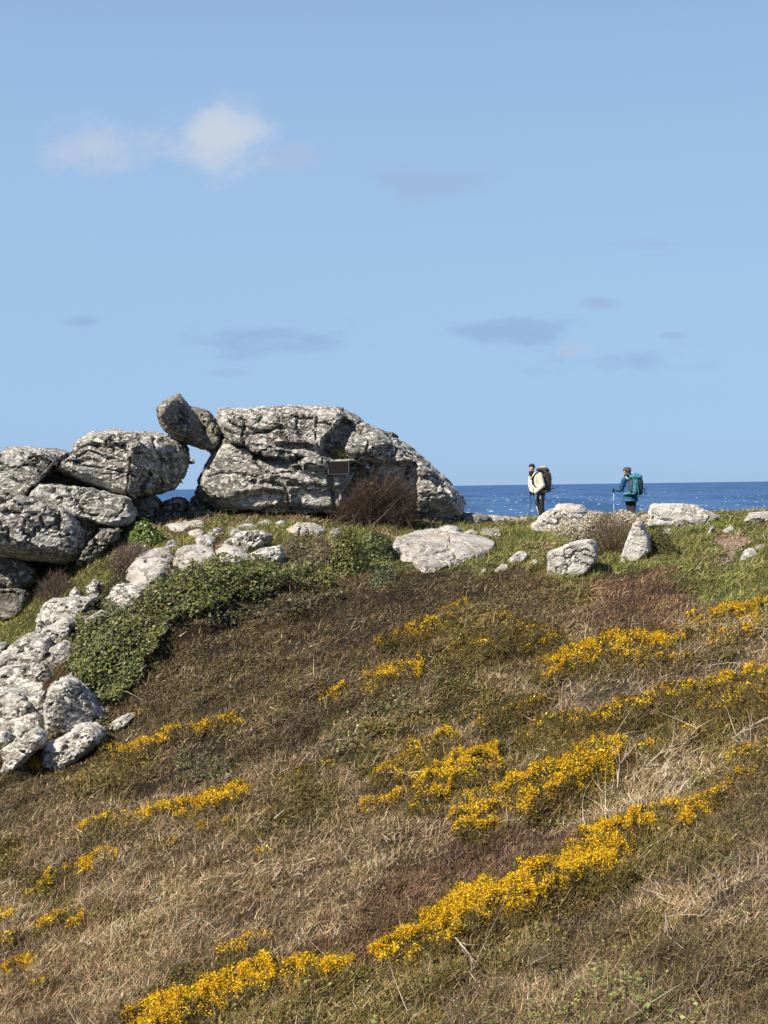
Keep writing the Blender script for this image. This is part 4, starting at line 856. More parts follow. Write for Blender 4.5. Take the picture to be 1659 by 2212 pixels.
def gorse(i, u0, v0, u1, v1, hw, fl, label):
    r = np.random.default_rng(500 + i)
    a = np.array([u0, v0], float); b = np.array([u1, v1], float); L = np.linalg.norm(b - a); ax = (b - a) / L; nx = np.array([-ax[1], ax[0]])
    area = (L + hw) * hw * 2; hw2 = hw * 1.15
    def spots(n, grow):
        s = r.uniform(-.2, 1.2, n); w = r.uniform(-1, 1, n); e = np.clip((s - .5) * 2 / 1.4, -1, 1)
        k = np.abs(w) < np.sqrt(np.clip(1 - np.abs(e) ** 2.6, 0, 1)); s, w = s[k], w[k]
        q = a + ax * (s * L)[:, None] + nx * (w * hw2 * grow)[:, None]
        q += np.c_[fbm(q / 30 + i, 3, 61), fbm(q / 30 + i, 3, 63)] * np.array([26, .5 * hw + 4]); q[:, 1] += hw * .24
        P, ok = ground(q[:, 0], q[:, 1]); P = P[ok]; w = w[ok]; s = s[ok]
        edge = np.maximum(np.abs(w), np.clip(np.abs((s - .5) * 2) / 1.4, 0, 1) ** 2)
        n2 = fbm(P[:, :2] * 3.2 + i, 3, 200 + i)
        return P, w, edge, n2
    d0 = ground(np.array([(u0 + u1) / 2]), np.array([(v0 + v1) / 2]))[0][0]; px = d0[1] / FPX                  # metres per pixel there
    hgt = np.clip(hw * px * .9, .07, .28)
    org = d0.copy()
    root = empty('gorse_bush', tuple(org)); tag(root, label, 'gorse bush', GG)
    def top(edge, n2): return hgt * (1 - edge ** 2.2) * (1 + .55 * n2)
    # foliage: spiny shoots over a lumpy dome, and woody ones inside
    n = int(np.clip(area * .62, 300, 9000)); P, w, e, n2 = spots(n, 1.55); n = len(P); hp = Heap()
    zz = np.maximum(0, top(e, n2)) * np.where(r.random(n) < .75, 1, r.random(n))
    D = cone(n, UP + np.array([0, -.25, 0]), .65, r); D[:, 2] = np.abs(D[:, 2]); sz = np.clip(.55 + d0[1] / 50, .6, 1.3)
    warm = .5 + .5 * np.clip(fbm(P[:, :2] * 1.6, 2, 77), -1, 1)
    col = .74 * pick(OLIVE, n, r, .28) * (1 - .12 * warm)[:, None] + np.array([.03, .012, 0]) * warm[:, None]
    hp.add(*blades(P + UP * (zz - .04)[:, None], unit(D), .066 * np.exp(r.normal(0, .3, n)), .016 * sz * np.ones(n), r.normal(0, .15, (n, 3)), col, r, .3, col * 1.25, 1))
    m = n // 4; j = r.integers(0, n, m)
    hp.add(*blades(P[j] - UP * .04, unit(cone(m, UP, .5, r)), zz[j] + .05, .010 * sz * np.ones(m), r.normal(0, .2, (m, 3)), pick(BROWN, m, r, .2), r, .3, None, 1))
    hp.build('foliage', M_HEATH, root, org)['kind'] = 'stuff'
    # flowers crowd the upper, sunward shoots in small spikes and thin out into the foliage
    ns = int(np.clip(area * fl * (.24 + .12 * fl), 16, 6000)); P, w, e, n2 = spots(ns * 2, 1.1)
    clump = .75 * fbm(P[:, :2] * (1.6 / max(.3, hw * px * 2)) + i * 3, 2, 300 + i) + 1.1 * fbm(P[:, :2] * 4.5, 2, 330 + i)
    keep = clump + r.normal(0, .34, len(P)) - (1.05 - .6 * fl) * np.clip(w, -.4, 1) - .45 * e ** 3 > .62 - fl * .72; P, e, n2 = P[keep][:ns], e[keep][:ns], n2[keep][:ns]
    if len(P):
        big = np.clip(.50 + d0[1] / 40, .72, 1.5); q = 3; n = len(P) * q; tone = np.exp(r.normal(-.06, .28, (len(P), 1)))
        z = np.maximum(0, top(e, n2)) + r.uniform(-.02, .045, len(P)); C = P + UP * z[:, None]
        X = np.repeat(C, q, 0) + r.normal(0, .0155 * big, (n, 3)) * np.array([1, 1, 1.5])
        pal = [(5, (.78, .455, .009)), (3, (.86, .575, .015)), (3, (.66, .33, .007)), (2, (.36, .22, .015))]
        f = Heap().add(*leaves(X, unit(r.normal(0, 1, (n, 3)) + np.array([-.2, -.5, .5])), 0.0160 * big * np.exp(r.normal(0, .28, n)), np.repeat(pick(pal, len(P), r, .1) * tone, q, 0), r, 1.1))
        f.build('flowers', M_PETAL, root, org)['kind'] = 'stuff'
for i, g in enumerate(GORSE): gorse(i, *g)

# ------------------------------------------------------------------ ivy, shrubs and other single plants
def ivy_mass(name, poly, n, hgt, label, cat='ivy', seed=1, size=.045, pal=None, stems=True, spread=.55):
    r = np.random.default_rng(seed); poly = np.array(poly, float); lo = poly.min(0); hi = poly.max(0)
    u = r.uniform(lo[0], hi[0], n * 3); v = r.uniform(lo[1], hi[1], n * 3)
    k = inside(poly, u + fbm(np.c_[u, v] / 22, 4, seed) * 26, v + fbm(np.c_[u, v] / 22, 4, seed + 1) * 22); u, v = u[k][:n], v[k][:n]
    P, ok = ground(u, v); P = P[ok]; n = len(P); nr = normal_at(P[:, 0], P[:, 1])
    lump = hgt * (.8 + 1.3 * fbm(P[:, :2] * 1.5, 4, seed + 7)); P2 = P + (nr + np.array([0, -.4, .2])) * (np.maximum(0, lump) * np.where(r.random(n) < .6, 1, r.random(n)) + r.normal(0, .03, n))[:, None]
    pal = pal or [(5, (.072, .088, .014)), (3, (.125, .135, .024)), (4, (.032, .040, .009)), (1.4, (.22, .21, .05)), (1, (.15, .11, .05))]
    org = np.array([P[:, 0].mean(), P[:, 1].mean(), P[:, 2].min()]); root = empty(name, tuple(org)); tag(root, label, cat)
    Heap().add(*leaves(P2, cone(n, nr + np.array([-.25, -.25, .3]), spread, r), size * np.exp(np.clip(r.normal(0, .45, n), -1, .8)), pick(pal, n, r, .3), r, 1.1)).build('foliage', M_IVY, root, org)['kind'] = 'stuff'
    if stems:
        m = n // 30; j = r.integers(0, n, m); D = unit(r.normal(0, 1, (m, 3)) + np.array([.2, -.6, -.2]))
        Heap().add(*blades(P2[j] + nr[j] * .015, D, r.uniform(.12, .35, m), np.full(m, .009), r.normal(0, .4, (m, 3)), pick(PALE, m, r) * .75, r, seg=3)).build('stems', M_STRAW, root, org)['kind'] = 'stuff'
    return root
ivy_mass('ivy_mat', [(432, 1217), (500, 1220), (560, 1226), (640, 1238), (700, 1250), (736, 1270), (690, 1280), (610, 1280), (520, 1296), (440, 1325), (360, 1345), (330, 1400), (300, 1480), (262, 1525), (225, 1530), (196, 1500), (165, 1460), (138, 1430), (142, 1395), (190, 1345), (240, 1325), (290, 1305), (340, 1262)], 23000, .20, 'thick glossy ivy mat draped over the outcrop below the pale slab', seed=21)
ivy_mass('ivy_mat', [(620, 1165), (690, 1160), (712, 1180), (716, 1225), (660, 1240), (612, 1222), (610, 1190)], 1600, .12, 'dark half-dry ivy on the ledge between the white boulder and round shrub', seed=23, pal=[(3, (.07, .066, .022)), (4, (.13, .095, .05)), (3, (.045, .045, .016))])
ivy_mass('ivy_mat', [(58, 1440), (110, 1420), (130, 1470), (104, 1500), (100, 1560), (128, 1590), (104, 1610), (84, 1570), (60, 1560), (64, 1500)], 1500, .14, 'dark ivy between the white rocks of the lower outcrop', seed=33, pal=[(4, (.055, .060, .018)), (3, (.10, .075, .035)), (2, (.035, .034, .012))])
ivy_mass('ivy_mat', [(120, 1575), (180, 1562), (232, 1560), (240, 1590), (216, 1600), (196, 1562), (150, 1585)], 700, .08, 'dark ivy under the dome-shaped boulder', seed=35, pal=[(4, (.055, .066, .018)), (3, (.085, .085, .03)), (2, (.035, .034, .012))])
ivy_mass('ivy_mat', [(590, 1300), (690, 1265), (750, 1290), (640, 1330), (520, 1345), (420, 1360), (430, 1330)], 900, .10, 'thin ivy creeping into the brown scrub below the thick mat', seed=27, size=.045, pal=[(4, (.055, .056, .018)), (2, (.09, .075, .03))])
ivy_mass('ivy_mat', [(700, 1560), (800, 1500), (900, 1480), (1030, 1462), (1040, 1478), (930, 1520), (860, 1560), (760, 1620), (700, 1650), (690, 1620)], 1600, .05, 'trail of green bramble rising across the middle slope', 'bramble', 29, .028, [(4, (.12, .135, .035)), (3, (.19, .19, .055)), (2, (.075, .08, .025))], True, .6)
ivy_mass('ivy_mat', [(370, 1640), (440, 1620), (500, 1640), (520, 1680), (450, 1700), (380, 1690)], 900, .05, 'green bramble patch below the long thin gorse', 'bramble', 31, .028, [(4, (.085, .095, .028)), (2, (.13, .13, .04)), (2, (.05, .05, .016))], True, .6)

def round_shrub(name, u, vtop, vbase, hw, label, n, seed, pal, mat, size=.05, y=None, cat='shrub', leaf=True):
    """a domed leafy shrub standing on the ledge"""
    r = np.random.default_rng(seed)
    g = ground(np.array([u], float), np.array([vbase], float))[0][0]; px = g[1] / FPX; hx = hw * px; hz = (vbase - vtop) * px
    c = g + np.array([0, hx * .6, 0]); d = unit(r.normal(0, 1, (n, 3))); d[:, 2] = np.abs(d[:, 2]); rad = (r.random(n) ** .22) * (1 + .28 * fbm(d * 2.3 + seed, 4, seed))
    P = c + d * np.array([hx, hx * .8, hz]) * rad[:, None]
    root = empty(name, tuple(g)); tag(root, label, cat)
    if leaf: h = Heap().add(*leaves(P, cone(n, d + np.array([0, -.1, .3]), .5, r), size * np.exp(r.normal(0, .28, n)), pick(pal, n, r, .2), r))
    else: h = Heap().add(*blades(P - d * .1, cone(n, d * .7 + UP * .5, .45, r), np.exp(r.normal(math.log(size * 3.2), .3, n)), np.full(n, size * .17), r.normal(0, .25, (n, 3)), pick(pal, n, r, .2), r))
    h.build('foliage', mat, root, g)['kind'] = 'stuff'
    m = max(30, n // 20); d2 = d[:m]
    Heap().add(*blades(np.repeat(g[None], m, 0) + r.normal(0, .12 * hx, (m, 3)) * np.array([1, 1, 0]) + np.array([0, hx * .5, -.05]), unit(d2 * np.array([hx, hx, hz])), np.linalg.norm(d2 * np.array([hx, hx * .8, hz]), axis=1) * .92, np.full(m, .02), r.normal(0, .1, (m, 3)), pick(BROWN, m, r), r, seg=3)).build('stems', M_TWIG, root, g)['kind'] = 'stuff'
    return root, g, px
IVP = [(4, (.085, .095, .018)), (3, (.15, .15, .032)), (2, (.05, .065, .018)), (1, (.20, .19, .07))]
round_shrub('ivy_shrub', 752, 1148, 1248, 46, 'round yellow green ivy shrub left of the big flat rock', 3200, 41, IVP, M_IVY, .05)
round_shrub('ivy_shrub', 815, 1150, 1212, 46, 'lower ivy shrub between the round one and the big flat rock', 2600, 43, [(4, (.075, .10, .028)), (3, (.12, .14, .04)), (2, (.05, .065, .018))], M_IVY, .045)
round_shrub('ivy_shrub', 830, 1222, 1268, 34, 'small grey green shrub at the left tip of the big flat rock', 1300, 45, [(4, (.085, .105, .045)), (3, (.14, .16, .07)), (2, (.05, .06, .025))], M_IVY, .04)
round_shrub('leafy_plant', 312, 1126, 1184, 38, 'fresh green leafy plant with pale tips at the tor foot', 2300, 47, [(4, (.14, .20, .04)), (3, (.21, .27, .06)), (2, (.09, .13, .03)), (.6, (.55, .55, .40))], M_GRASS, .05, cat='plant')
round_shrub('twig_bush', 282, 1168, 1232, 56, 'brown twiggy bush below the fresh green plant', 3000, 49, [(4, (.12, .085, .065)), (3, (.20, .15, .115)), (2, (.07, .05, .038)), (1, (.32, .26, .21))], M_TWIG, .045, leaf=False, cat='bush')
round_shrub('twig_bush', 118, 1235, 1300, 50, 'brown twiggy bush in the shade under the jutting block', 2200, 51, [(4, (.10, .07, .052)), (3, (.16, .115, .088)), (2, (.06, .043, .033))], M_TWIG, .045, leaf=False, cat='bush')
round_shrub('twig_bush', 118, 1440, 1530, 46, 'russet twiggy bush between the white rocks of the lower outcrop', 2200, 53, [(4, (.12, .072, .04)), (3, (.17, .11, .06)), (2, (.07, .065, .025))], M_HEATH, .04, leaf=False, cat='bush')
round_shrub('twig_bush', 1322, 1112, 1196, 66, 'brown bushy heather in front of the blue-jacketed hiker', 4200, 55, [(4, (.13, .085, .06)), (3, (.20, .14, .10)), (2, (.07, .048, .035)), (1, (.12, .12, .05))], M_TWIG, .045, leaf=False, cat='bush')
round_shrub('twig_bush', 1432, 1140, 1198, 34, 'dark green brown shrub against the white wedge-shaped stone', 1500, 57, [(4, (.07, .075, .028)), (3, (.11, .10, .04)), (2, (.10, .068, .04))], M_HEATH, .035, leaf=True, cat='bush')

def seed_heads(u, vtop, vbase, hw, n, seed, label):
    root, g, px = round_shrub('seed_head_clump', u, vtop + 4, vbase, hw, label, n, seed, [(3, (.22, .18, .115)), (3, (.14, .12, .06)), (2, (.30, .26, .17))], M_STRAW, .04, leaf=False, cat='dried flowers')
    r = np.random.default_rng(seed + 1); hx = hw * px; hz = (vbase - vtop) * px; m = int(n * 1.3)
    d = unit(r.normal(0, 1, (m, 3)) + np.array([0, -.3, .5])); d[:, 2] = np.abs(d[:, 2])
    P = g + np.array([0, hx * .6, 0]) + d * np.array([hx, hx * .85, hz]) * ((r.random(m) ** .25) * (1 + .25 * fbm(d * 2.6 + seed, 4, seed)))[:, None] * 1.05
    Heap().add(*blooms(P, .021 * np.exp(r.normal(0, .25, m)), pick([(4, (.62, .55, .40)), (3, (.50, .43, .28)), (2, (.70, .65, .52))], m, r, .12), r)).build('flower_heads', M_DRYF, root, g)['kind'] = 'stuff'
seed_heads(1236, 1126, 1172, 42, 1000, 61, 'cream dried seed heads at the foot of the white lichened boulder')
seed_heads(1285, 1106, 1160, 38, 1100, 63, 'cream seed heads left of the brown bushy heather')
seed_heads(1352, 1104, 1140, 38, 900, 65, 'cream seed heads around the legs of the blue-jacketed hiker')
seed_heads(1398, 1112, 1140, 18, 420, 67, 'small cream seed heads on top of the wedge-shaped stone')

def bare_shrub():
    r = np.random.default_rng(71); hp = Heap(); base = at(np.array([815.]), np.array([1142.]), np.array([42.2]))[0]; base[2] = H(base[0:1], base[1:2])[0]
    n = 900; u = 800 + r.normal(0, 48, n).clip(-95, 95); P = at(u, np.full(n, 1146.), 42.0 + r.uniform(-.3, .9, n)); P[:, 2] = H(P[:, 0], P[:, 1]) - .03
    ang = r.uniform(.1, math.pi - .1, n); rad = r.uniform(.45, 1.0, n); tu = 812 + 98 * rad * np.cos(ang) + 10; tv = 1128 - 112 * rad * np.sin(ang) ** .8
    T = at(tu, tv, 42.2 + r.normal(0, .3, n)); L = np.linalg.norm(T - P, axis=1); D = unit(T - P)
    tw = [(5, (.066, .044, .031)), (3, (.10, .070, .050)), (4, (.040, .028, .021)), (.6, (.19, .145, .11))]
    bend = r.normal(0, .14, (n, 3)) + np.array([.08, 0, .02]); hp.add(*blades(P, D, L, .017 * np.exp(r.normal(0, .3, n)), bend, pick(tw, n, r), r, .35, seg=3))
    for m, ln, wd in ((6000, .26, .0085), (12000, .15, .0070)):
        j = r.integers(0, n, m); t = r.uniform(.2, 1, m); Q = P[j] + D[j] * (L[j] * t)[:, None] + bend[j] * (L[j] * t * t)[:, None]; qu, qv = project(Q)
        ok = ((qu - 812) / 100) ** 2 + ((qv - 1128) / 118) ** 2 < 1; Q = Q[ok]; j = j[ok]; m = len(Q)
        hp.add(*blades(Q, cone(m, D[j] * .5 + UP * .5, .75, r), ln * np.exp(np.clip(r.normal(0, .4, m), -1, .4)), np.full(m, wd), r.normal(0, .25, (m, 3)), pick(tw, m, r), r, .4, seg=2))
    tag(hp.build('bare_shrub', M_TWIG, None, base), 'leafless red brown shrub leaning on the great boulder under the plaque', 'shrub')
bare_shrub()

def tuft(name, P0, n, L, pal, label, seed, spread=.6):
    r = np.random.default_rng(seed); P = P0 + r.normal(0, .1, (n, 3)) * np.array([1.3, .6, .3])
    tag(Heap().add(*blades(P, cone(n, UP + np.array([0, -.45, 0]), spread, r), np.exp(r.normal(math.log(L), .3, n)), np.full(n, .014), r.normal(0, .3, (n, 3)) - UP * .25, pick(pal, n, r), r, seg=3)).build(name, M_GRASS, None, P0), label, 'grass tuft')
tuft('grass_tuft', at(738., 984., np.array(42.85)), 260, .26, [(3, (.42, .36, .16)), (2, (.22, .20, .07)), (2, (.12, .10, .04))], 'dry yellow grass tuft growing just above the plaque', 81)
tuft('grass_tuft', at(790., 1000., np.array(43.3)), 160, .18, [(3, (.16, .13, .06)), (2, (.20, .17, .07)), (1, (.22, .06, .05))], 'dark mossy tuft in the crack right of the plaque', 83)

def dead_branch(pts, w, label, seed):
    """one bleached branch with side twigs"""
    r = np.random.default_rng(seed); P, _ = ground(*np.array(pts, float).T); P = P + UP * .16 + r.normal(0, .05, P.shape); hp = Heap()
    for a, b in zip(P[:-1], P[1:]):
        d = b - a; L = np.linalg.norm(d); m = 3
        hp.add(*blades(np.repeat(a[None], m, 0), np.repeat(unit(d)[None], m, 0), np.full(m, L * 1.02), np.full(m, w), r.normal(0, .04, (m, 3)), pick(PALE, m, r, .1), r, .7, seg=3))
        k = 5; t = r.uniform(0, 1, k)
        hp.add(*blades(a + d * t[:, None], cone(k, unit(d) + UP * .2, .6, r), r.uniform(.15, .5, k), np.full(k, w * .55), r.normal(0, .3, (k, 3)), pick(PALE, k, r, .1), r, .4, seg=3))
    tag(hp.build('dead_branch', M_STRAW, None, P[0]), label, 'branch', 'bleached dead branches')
dead_branch([(1400, 1665), (1440, 1640), (1480, 1625), (1510, 1600), (1500, 1580)], .022, 'curved bleached branch above the olive hollow on the right', 91)
dead_branch([(1290, 1745), (1330, 1720), (1345, 1680), (1370, 1635)], .018, 'long bleached branch rising right of the big yellow patch', 93)
dead_branch([(1585, 1630), (1620, 1600), (1659, 1570)], .02, 'pale branch slanting up to the right edge', 95)
dead_branch([(830, 1690), (870, 1680), (900, 1695), (880, 1710)], .02, 'twisted bleached branch left of the round yellow patch', 97)
dead_branch([(370, 2050), (420, 2020), (470, 2012)], .013, 'pale forked stick on the left straw slope', 99)
dead_branch([(1380, 1945), (1410, 1965), (1428, 1992)], .014, 'white stick below the long near yellow band', 101)
dead_branch([(1425, 2010), (1455, 2040), (1480, 2060)], .016, 'white stick above the bramble leaves', 103)
dead_branch([(985, 2080), (1010, 2100), (1030, 2138)], .012, 'white stick in the dark heath at the bottom', 105)

def build_pebbles():
    r = np.random.default_rng(121); o = np.array([(1528, 1166), (1600, 1160), (1630, 1172), (1600, 1190), (1580, 1220), (1545, 1218), (1560, 1190)], float); n = 900
    u = r.uniform(1500, 1645, n); v = r.uniform(1150, 1230, n); k = inside(o, u + r.normal(0, 8, n), v + r.normal(0, 5, n)); P, _ = ground(u[k], v[k]); n = len(P)
    tag(Heap().add(*blooms(P + UP * .012, .022 * np.exp(r.normal(0, .5, n)), pick([(3, (.30, .24, .19)), (3, (.20, .14, .10)), (1, (.42, .38, .33))], n, r), r)).build('pebbles', M_STRAW), 'loose pebbles on the bare path', 'pebbles', kind='stuff')
build_pebbles()

# ------------------------------------------------------------------ plaque
def hexa(o, d, mat, name, parent, origin):
    """bevelled box: centre o, half sizes d"""
    bm = bmesh.new(); bmesh.ops.create_cube(bm, size=2); bmesh.ops.scale(bm, vec=d, verts=bm.verts)
    bmesh.ops.bevel(bm, geom=bm.edges[:], offset=min(d) * .3, segments=1, affect='EDGES')
    me = bpy.data.meshes.new(name); bm.to_mesh(me); bm.free(); me.materials.append(mat)
    q = bpy.data.objects.new(name, me); COL.objects.link(q); q.parent = parent; q.location = Vector(o) - Vector(origin); return q
def build_plaque():
    dg = bpy.context.evaluated_depsgraph_get(); dg.update(); ys = []
    for uu in (712, 722, 731, 741, 750):
        for vv in (1000, 1010, 1020):
            ok, loc, *_ = sc.ray_cast(dg, Vector((0, 0, 0)), Vector(ray(float(uu), float(vv))).normalized())
            if ok: ys.append(loc.y)
    y = sorted(ys)[2] - .04; c = at(731., 1010., np.array(y)); px = y / FPX; hw = 21.5 * px; hh = 13.2 * px
    root = empty('plaque', tuple(c)); tag(root, 'dark rectangular plaque with pale frame fixed to the great boulder', 'plaque')
    pm = plain('dark_bronze', (.014, .011, .011), .7, .4, 40, .3, .15); fm = plain('pale_frame', (.27, .245, .21), .9, .6, 30, .4); fd = plain('dark_edge', (.11, .10, .10), .6)  # frame strips pale along top and left, dark along right and bottom
    hexa(c, (hw, .05, hh), pm, 'panel', root, c)
    hexa(c + np.array([0, .02, hh + .011]), (hw + .01, .06, .010), fm, 'frame', root, c)
    hexa(c + np.array([-hw - .008, .02, 0]), (.007, .06, hh), fm, 'frame', root, c)
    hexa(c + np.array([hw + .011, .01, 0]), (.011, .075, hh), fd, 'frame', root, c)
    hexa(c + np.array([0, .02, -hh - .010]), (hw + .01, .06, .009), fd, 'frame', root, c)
    hexa(c + np.array([0, .36, 0]), (hw * .9, .31, hh * .9), fd, 'mount', root, c)
build_plaque()

# ------------------------------------------------------------------ hikers
def ico(n=2):
    bm = bmesh.new(); bmesh.ops.create_icosphere(bm, subdivisions=n, radius=1); v = np.array([x.co[:] for x in bm.verts]); bm.free(); return v
ICO = ico(2)
def capsule(pts):
    """convex hull cloud of balls (x, y, z, r) or ellipsoids (x, y, z, rx, ry, rz)"""
    out = []
    for p in pts:
        rr = np.array([p[3]] * 3 if len(p) == 4 else p[3:6]); out.append(ICO * rr + np.array(p[:3]))
    return np.concatenate(out)
def flesh(name, hulls, mat, parent, vox=.012, folds=0., smooth=3, seed=1):
    V, F = dense([capsule(h) for h in hulls], vox, smooth)
    if folds: V = V + vnormals(V, F) * (fbm(V * np.array([9, 9, 5.]) + seed, 3, seed) * folds)[:, None]
    o = mesh_np(name, V, [F], mat, None, True); o.parent = parent; return o
def chain(*p): return [[p[i], p[i + 1]] for i in range(len(p) - 1)]
def hand(c, side, skin=.0):
    """palm with four fingers curled round a grip at c and a thumb across them"""
    x, y, z = c; hs = [[(x, y, z + .03, .030, .022, .03), (x, y, z - .01, .028, .022, .03)]]
    for k, (dz, l) in enumerate(((.030, .9), (.010, 1.0), (-.010, .95), (-.030, .75))):
        a = (x - .018 * side, y - .012, z + dz, .0105); b = (x - .040 * side * l, y - .022, z + dz - .004, .0098); d = (x - .034 * side * l, y - .046 * l, z + dz - .008, .0090); e = (x - .010 * side, y - .050 * l, z + dz - .008, .0085)
        hs += [[a, b], [b, d], [d, e]]
    hs += [[(x + .012 * side, y - .012, z + .032, .012), (x + .004 * side, y - .036, z + .046, .0105)], [(x + .004 * side, y - .036, z + .046, .0105), (x - .018 * side, y - .050, z + .042, .0095)]]
    return hs
def tube_mesh(name, pts, rad, mat, parent, sides=8):
    """a round bar through points with a radius each"""
    pts = [Vector(p) for p in pts]; V = []; F = []
    for i, p in enumerate(pts):
        t = (pts[min(i + 1, len(pts) - 1)] - pts[max(i - 1, 0)]).normalized(); a = t.orthogonal().normalized(); b = t.cross(a); q = rad[i] if isinstance(rad, (list, tuple)) else rad
        V += [p + (a * math.cos(2 * math.pi * k / sides) + b * math.sin(2 * math.pi * k / sides)) * q for k in range(sides)]
    n = len(pts)
    for i in range(n - 1):
        for k in range(sides): F.append((i * sides + k, i * sides + (k + 1) % sides, (i + 1) * sides + (k + 1) % sides, (i + 1) * sides + k))
    V = np.array([v[:] for v in V]); me = bpy.data.meshes.new(name)
    me.from_pydata([tuple(v) for v in V], [], F + [tuple(range(sides))[::-1], tuple(range((n - 1) * sides, n * sides))]); me.materials.append(mat)
    for p in me.polygons: p.use_smooth = True
    o = bpy.data.objects.new(name, me); COL.objects.link(o); o.parent = parent; return o
def pole(base, top, tip, label, shaft_mat, low_mat, hs=1.0):
    """trekking pole in the hiker's frame: grip, shaft, basket and tip"""
    root = empty('trekking_pole', tuple(np.array(base) + hs * np.array(tip))); root.scale = (hs,) * 3; tag(root, label, 'trekking pole', 'trekking poles')
    d = Vector(top) - Vector(tip); z = Vector((0, 0, 0)); gm = M_BLACK
    low = tube_mesh('lower_shaft', [d * .03, d * .52], .0085, low_mat, root)
    tube_mesh('tip', [z, d * .03], [.004, .008], gm, low); tube_mesh('basket', [d * .045, d * .052], [.03, .026], gm, low, 12); tube_mesh('shaft', [d * .52, d * .86], .0105, shaft_mat, root)
    tube_mesh('grip', [d * .86, d * .90, d * .97, d * 1.0, d * 1.04], [.014, .018, .016, .021, .014], gm, root)
    return root
M_SKIN = plain('skin', (.52, .31, .22), .55, 0, 50, .12); M_BLACK = plain('black_fabric', (.016, .015, .016), .8, .3, 120, .3); M_TROU = plain('dark_trousers', (.030, .026, .024), .85, .4, 80, .3)
M_CREAM = plain('cream_jacket', (.60, .555, .44), .8, .4, 70, .12); M_NAVY = plain('navy_knit', (.022, .018, .042), .9, .5, 150, .3); M_PACKB = plain('brown_pack', (.075, .058, .050), .8, .4, 60, .25)
M_PACKT = plain('pale_lid', (.42, .40, .33), .8, .3, 60, .2); M_BLUE = plain('blue_jacket', (.018, .075, .155), .6, .4, 60, .18); M_TEAL = plain('teal_pack', (.05, .19, .24), .6, .4, 60, .3)
M_TEALD = plain('shaded_dark_teal', (.012, .040, .050), .7, .4, 60, .3); M_CAP = plain('grey_tweed', (.085, .072, .058), .9, .5, 150, .35); M_MESHP = plain('grey_mesh_pocket', (.075, .080, .090), .7, .5, 150, .4)  # dark teal: dark fabric with the pack's right-hand shade put into the colour
M_BOOT = plain('boot_leather', (.045, .034, .026), .6, .3, 60, .3); M_ALU = plain('aluminium', (.55, .62, .70), .35, 0, 20, .05, .5); M_STRAP = plain('pale_strap', (.50, .49, .44), .8); M_DARKSH = plain('dark_shaft', (.03, .03, .04), .4, spec=.5)
M_HAIR = plain('brown_hair', (.05, .032, .02), .7)

def person(u, vfeet, y):
    g = at(float(u), float(vfeet), np.array(float(y))); z = H(np.array([g[0]]), np.array([g[1]]))[0]
    return np.array([g[0], g[1], z])
def head(c, look, parent):
    """skull, jaw, nose, brows, ears; look = unit direction of the face in plan"""
    c = np.array(c); f = unit(np.array(look, float)); s = np.array([f[1], -f[0], 0]); up = np.array([0, 0, 1.])
    P = lambda a, b, d: tuple(c + f * a + s * b + up * d)
    return [[P(-.01, 0, .03) + (.088, .088, .098)], [P(.02, 0, .0) + (.076,), P(.045, 0, -.075) + (.045,)], [P(.085, 0, .01) + (.012,), P(.108, 0, -.022) + (.014,)],
            [P(.078, -.035, .028) + (.015,), P(.078, .035, .028) + (.015,)], [P(0, -.088, -.005) + (.012, .012, .028)], [P(0, .088, -.005) + (.012, .012, .028)],
            [P(.078, -.02, -.052) + (.010,), P(.078, .02, -.052) + (.010,)], [P(-.01, 0, -.06) + (.055,), P(-.03, 0, -.16) + (.058,)]], P

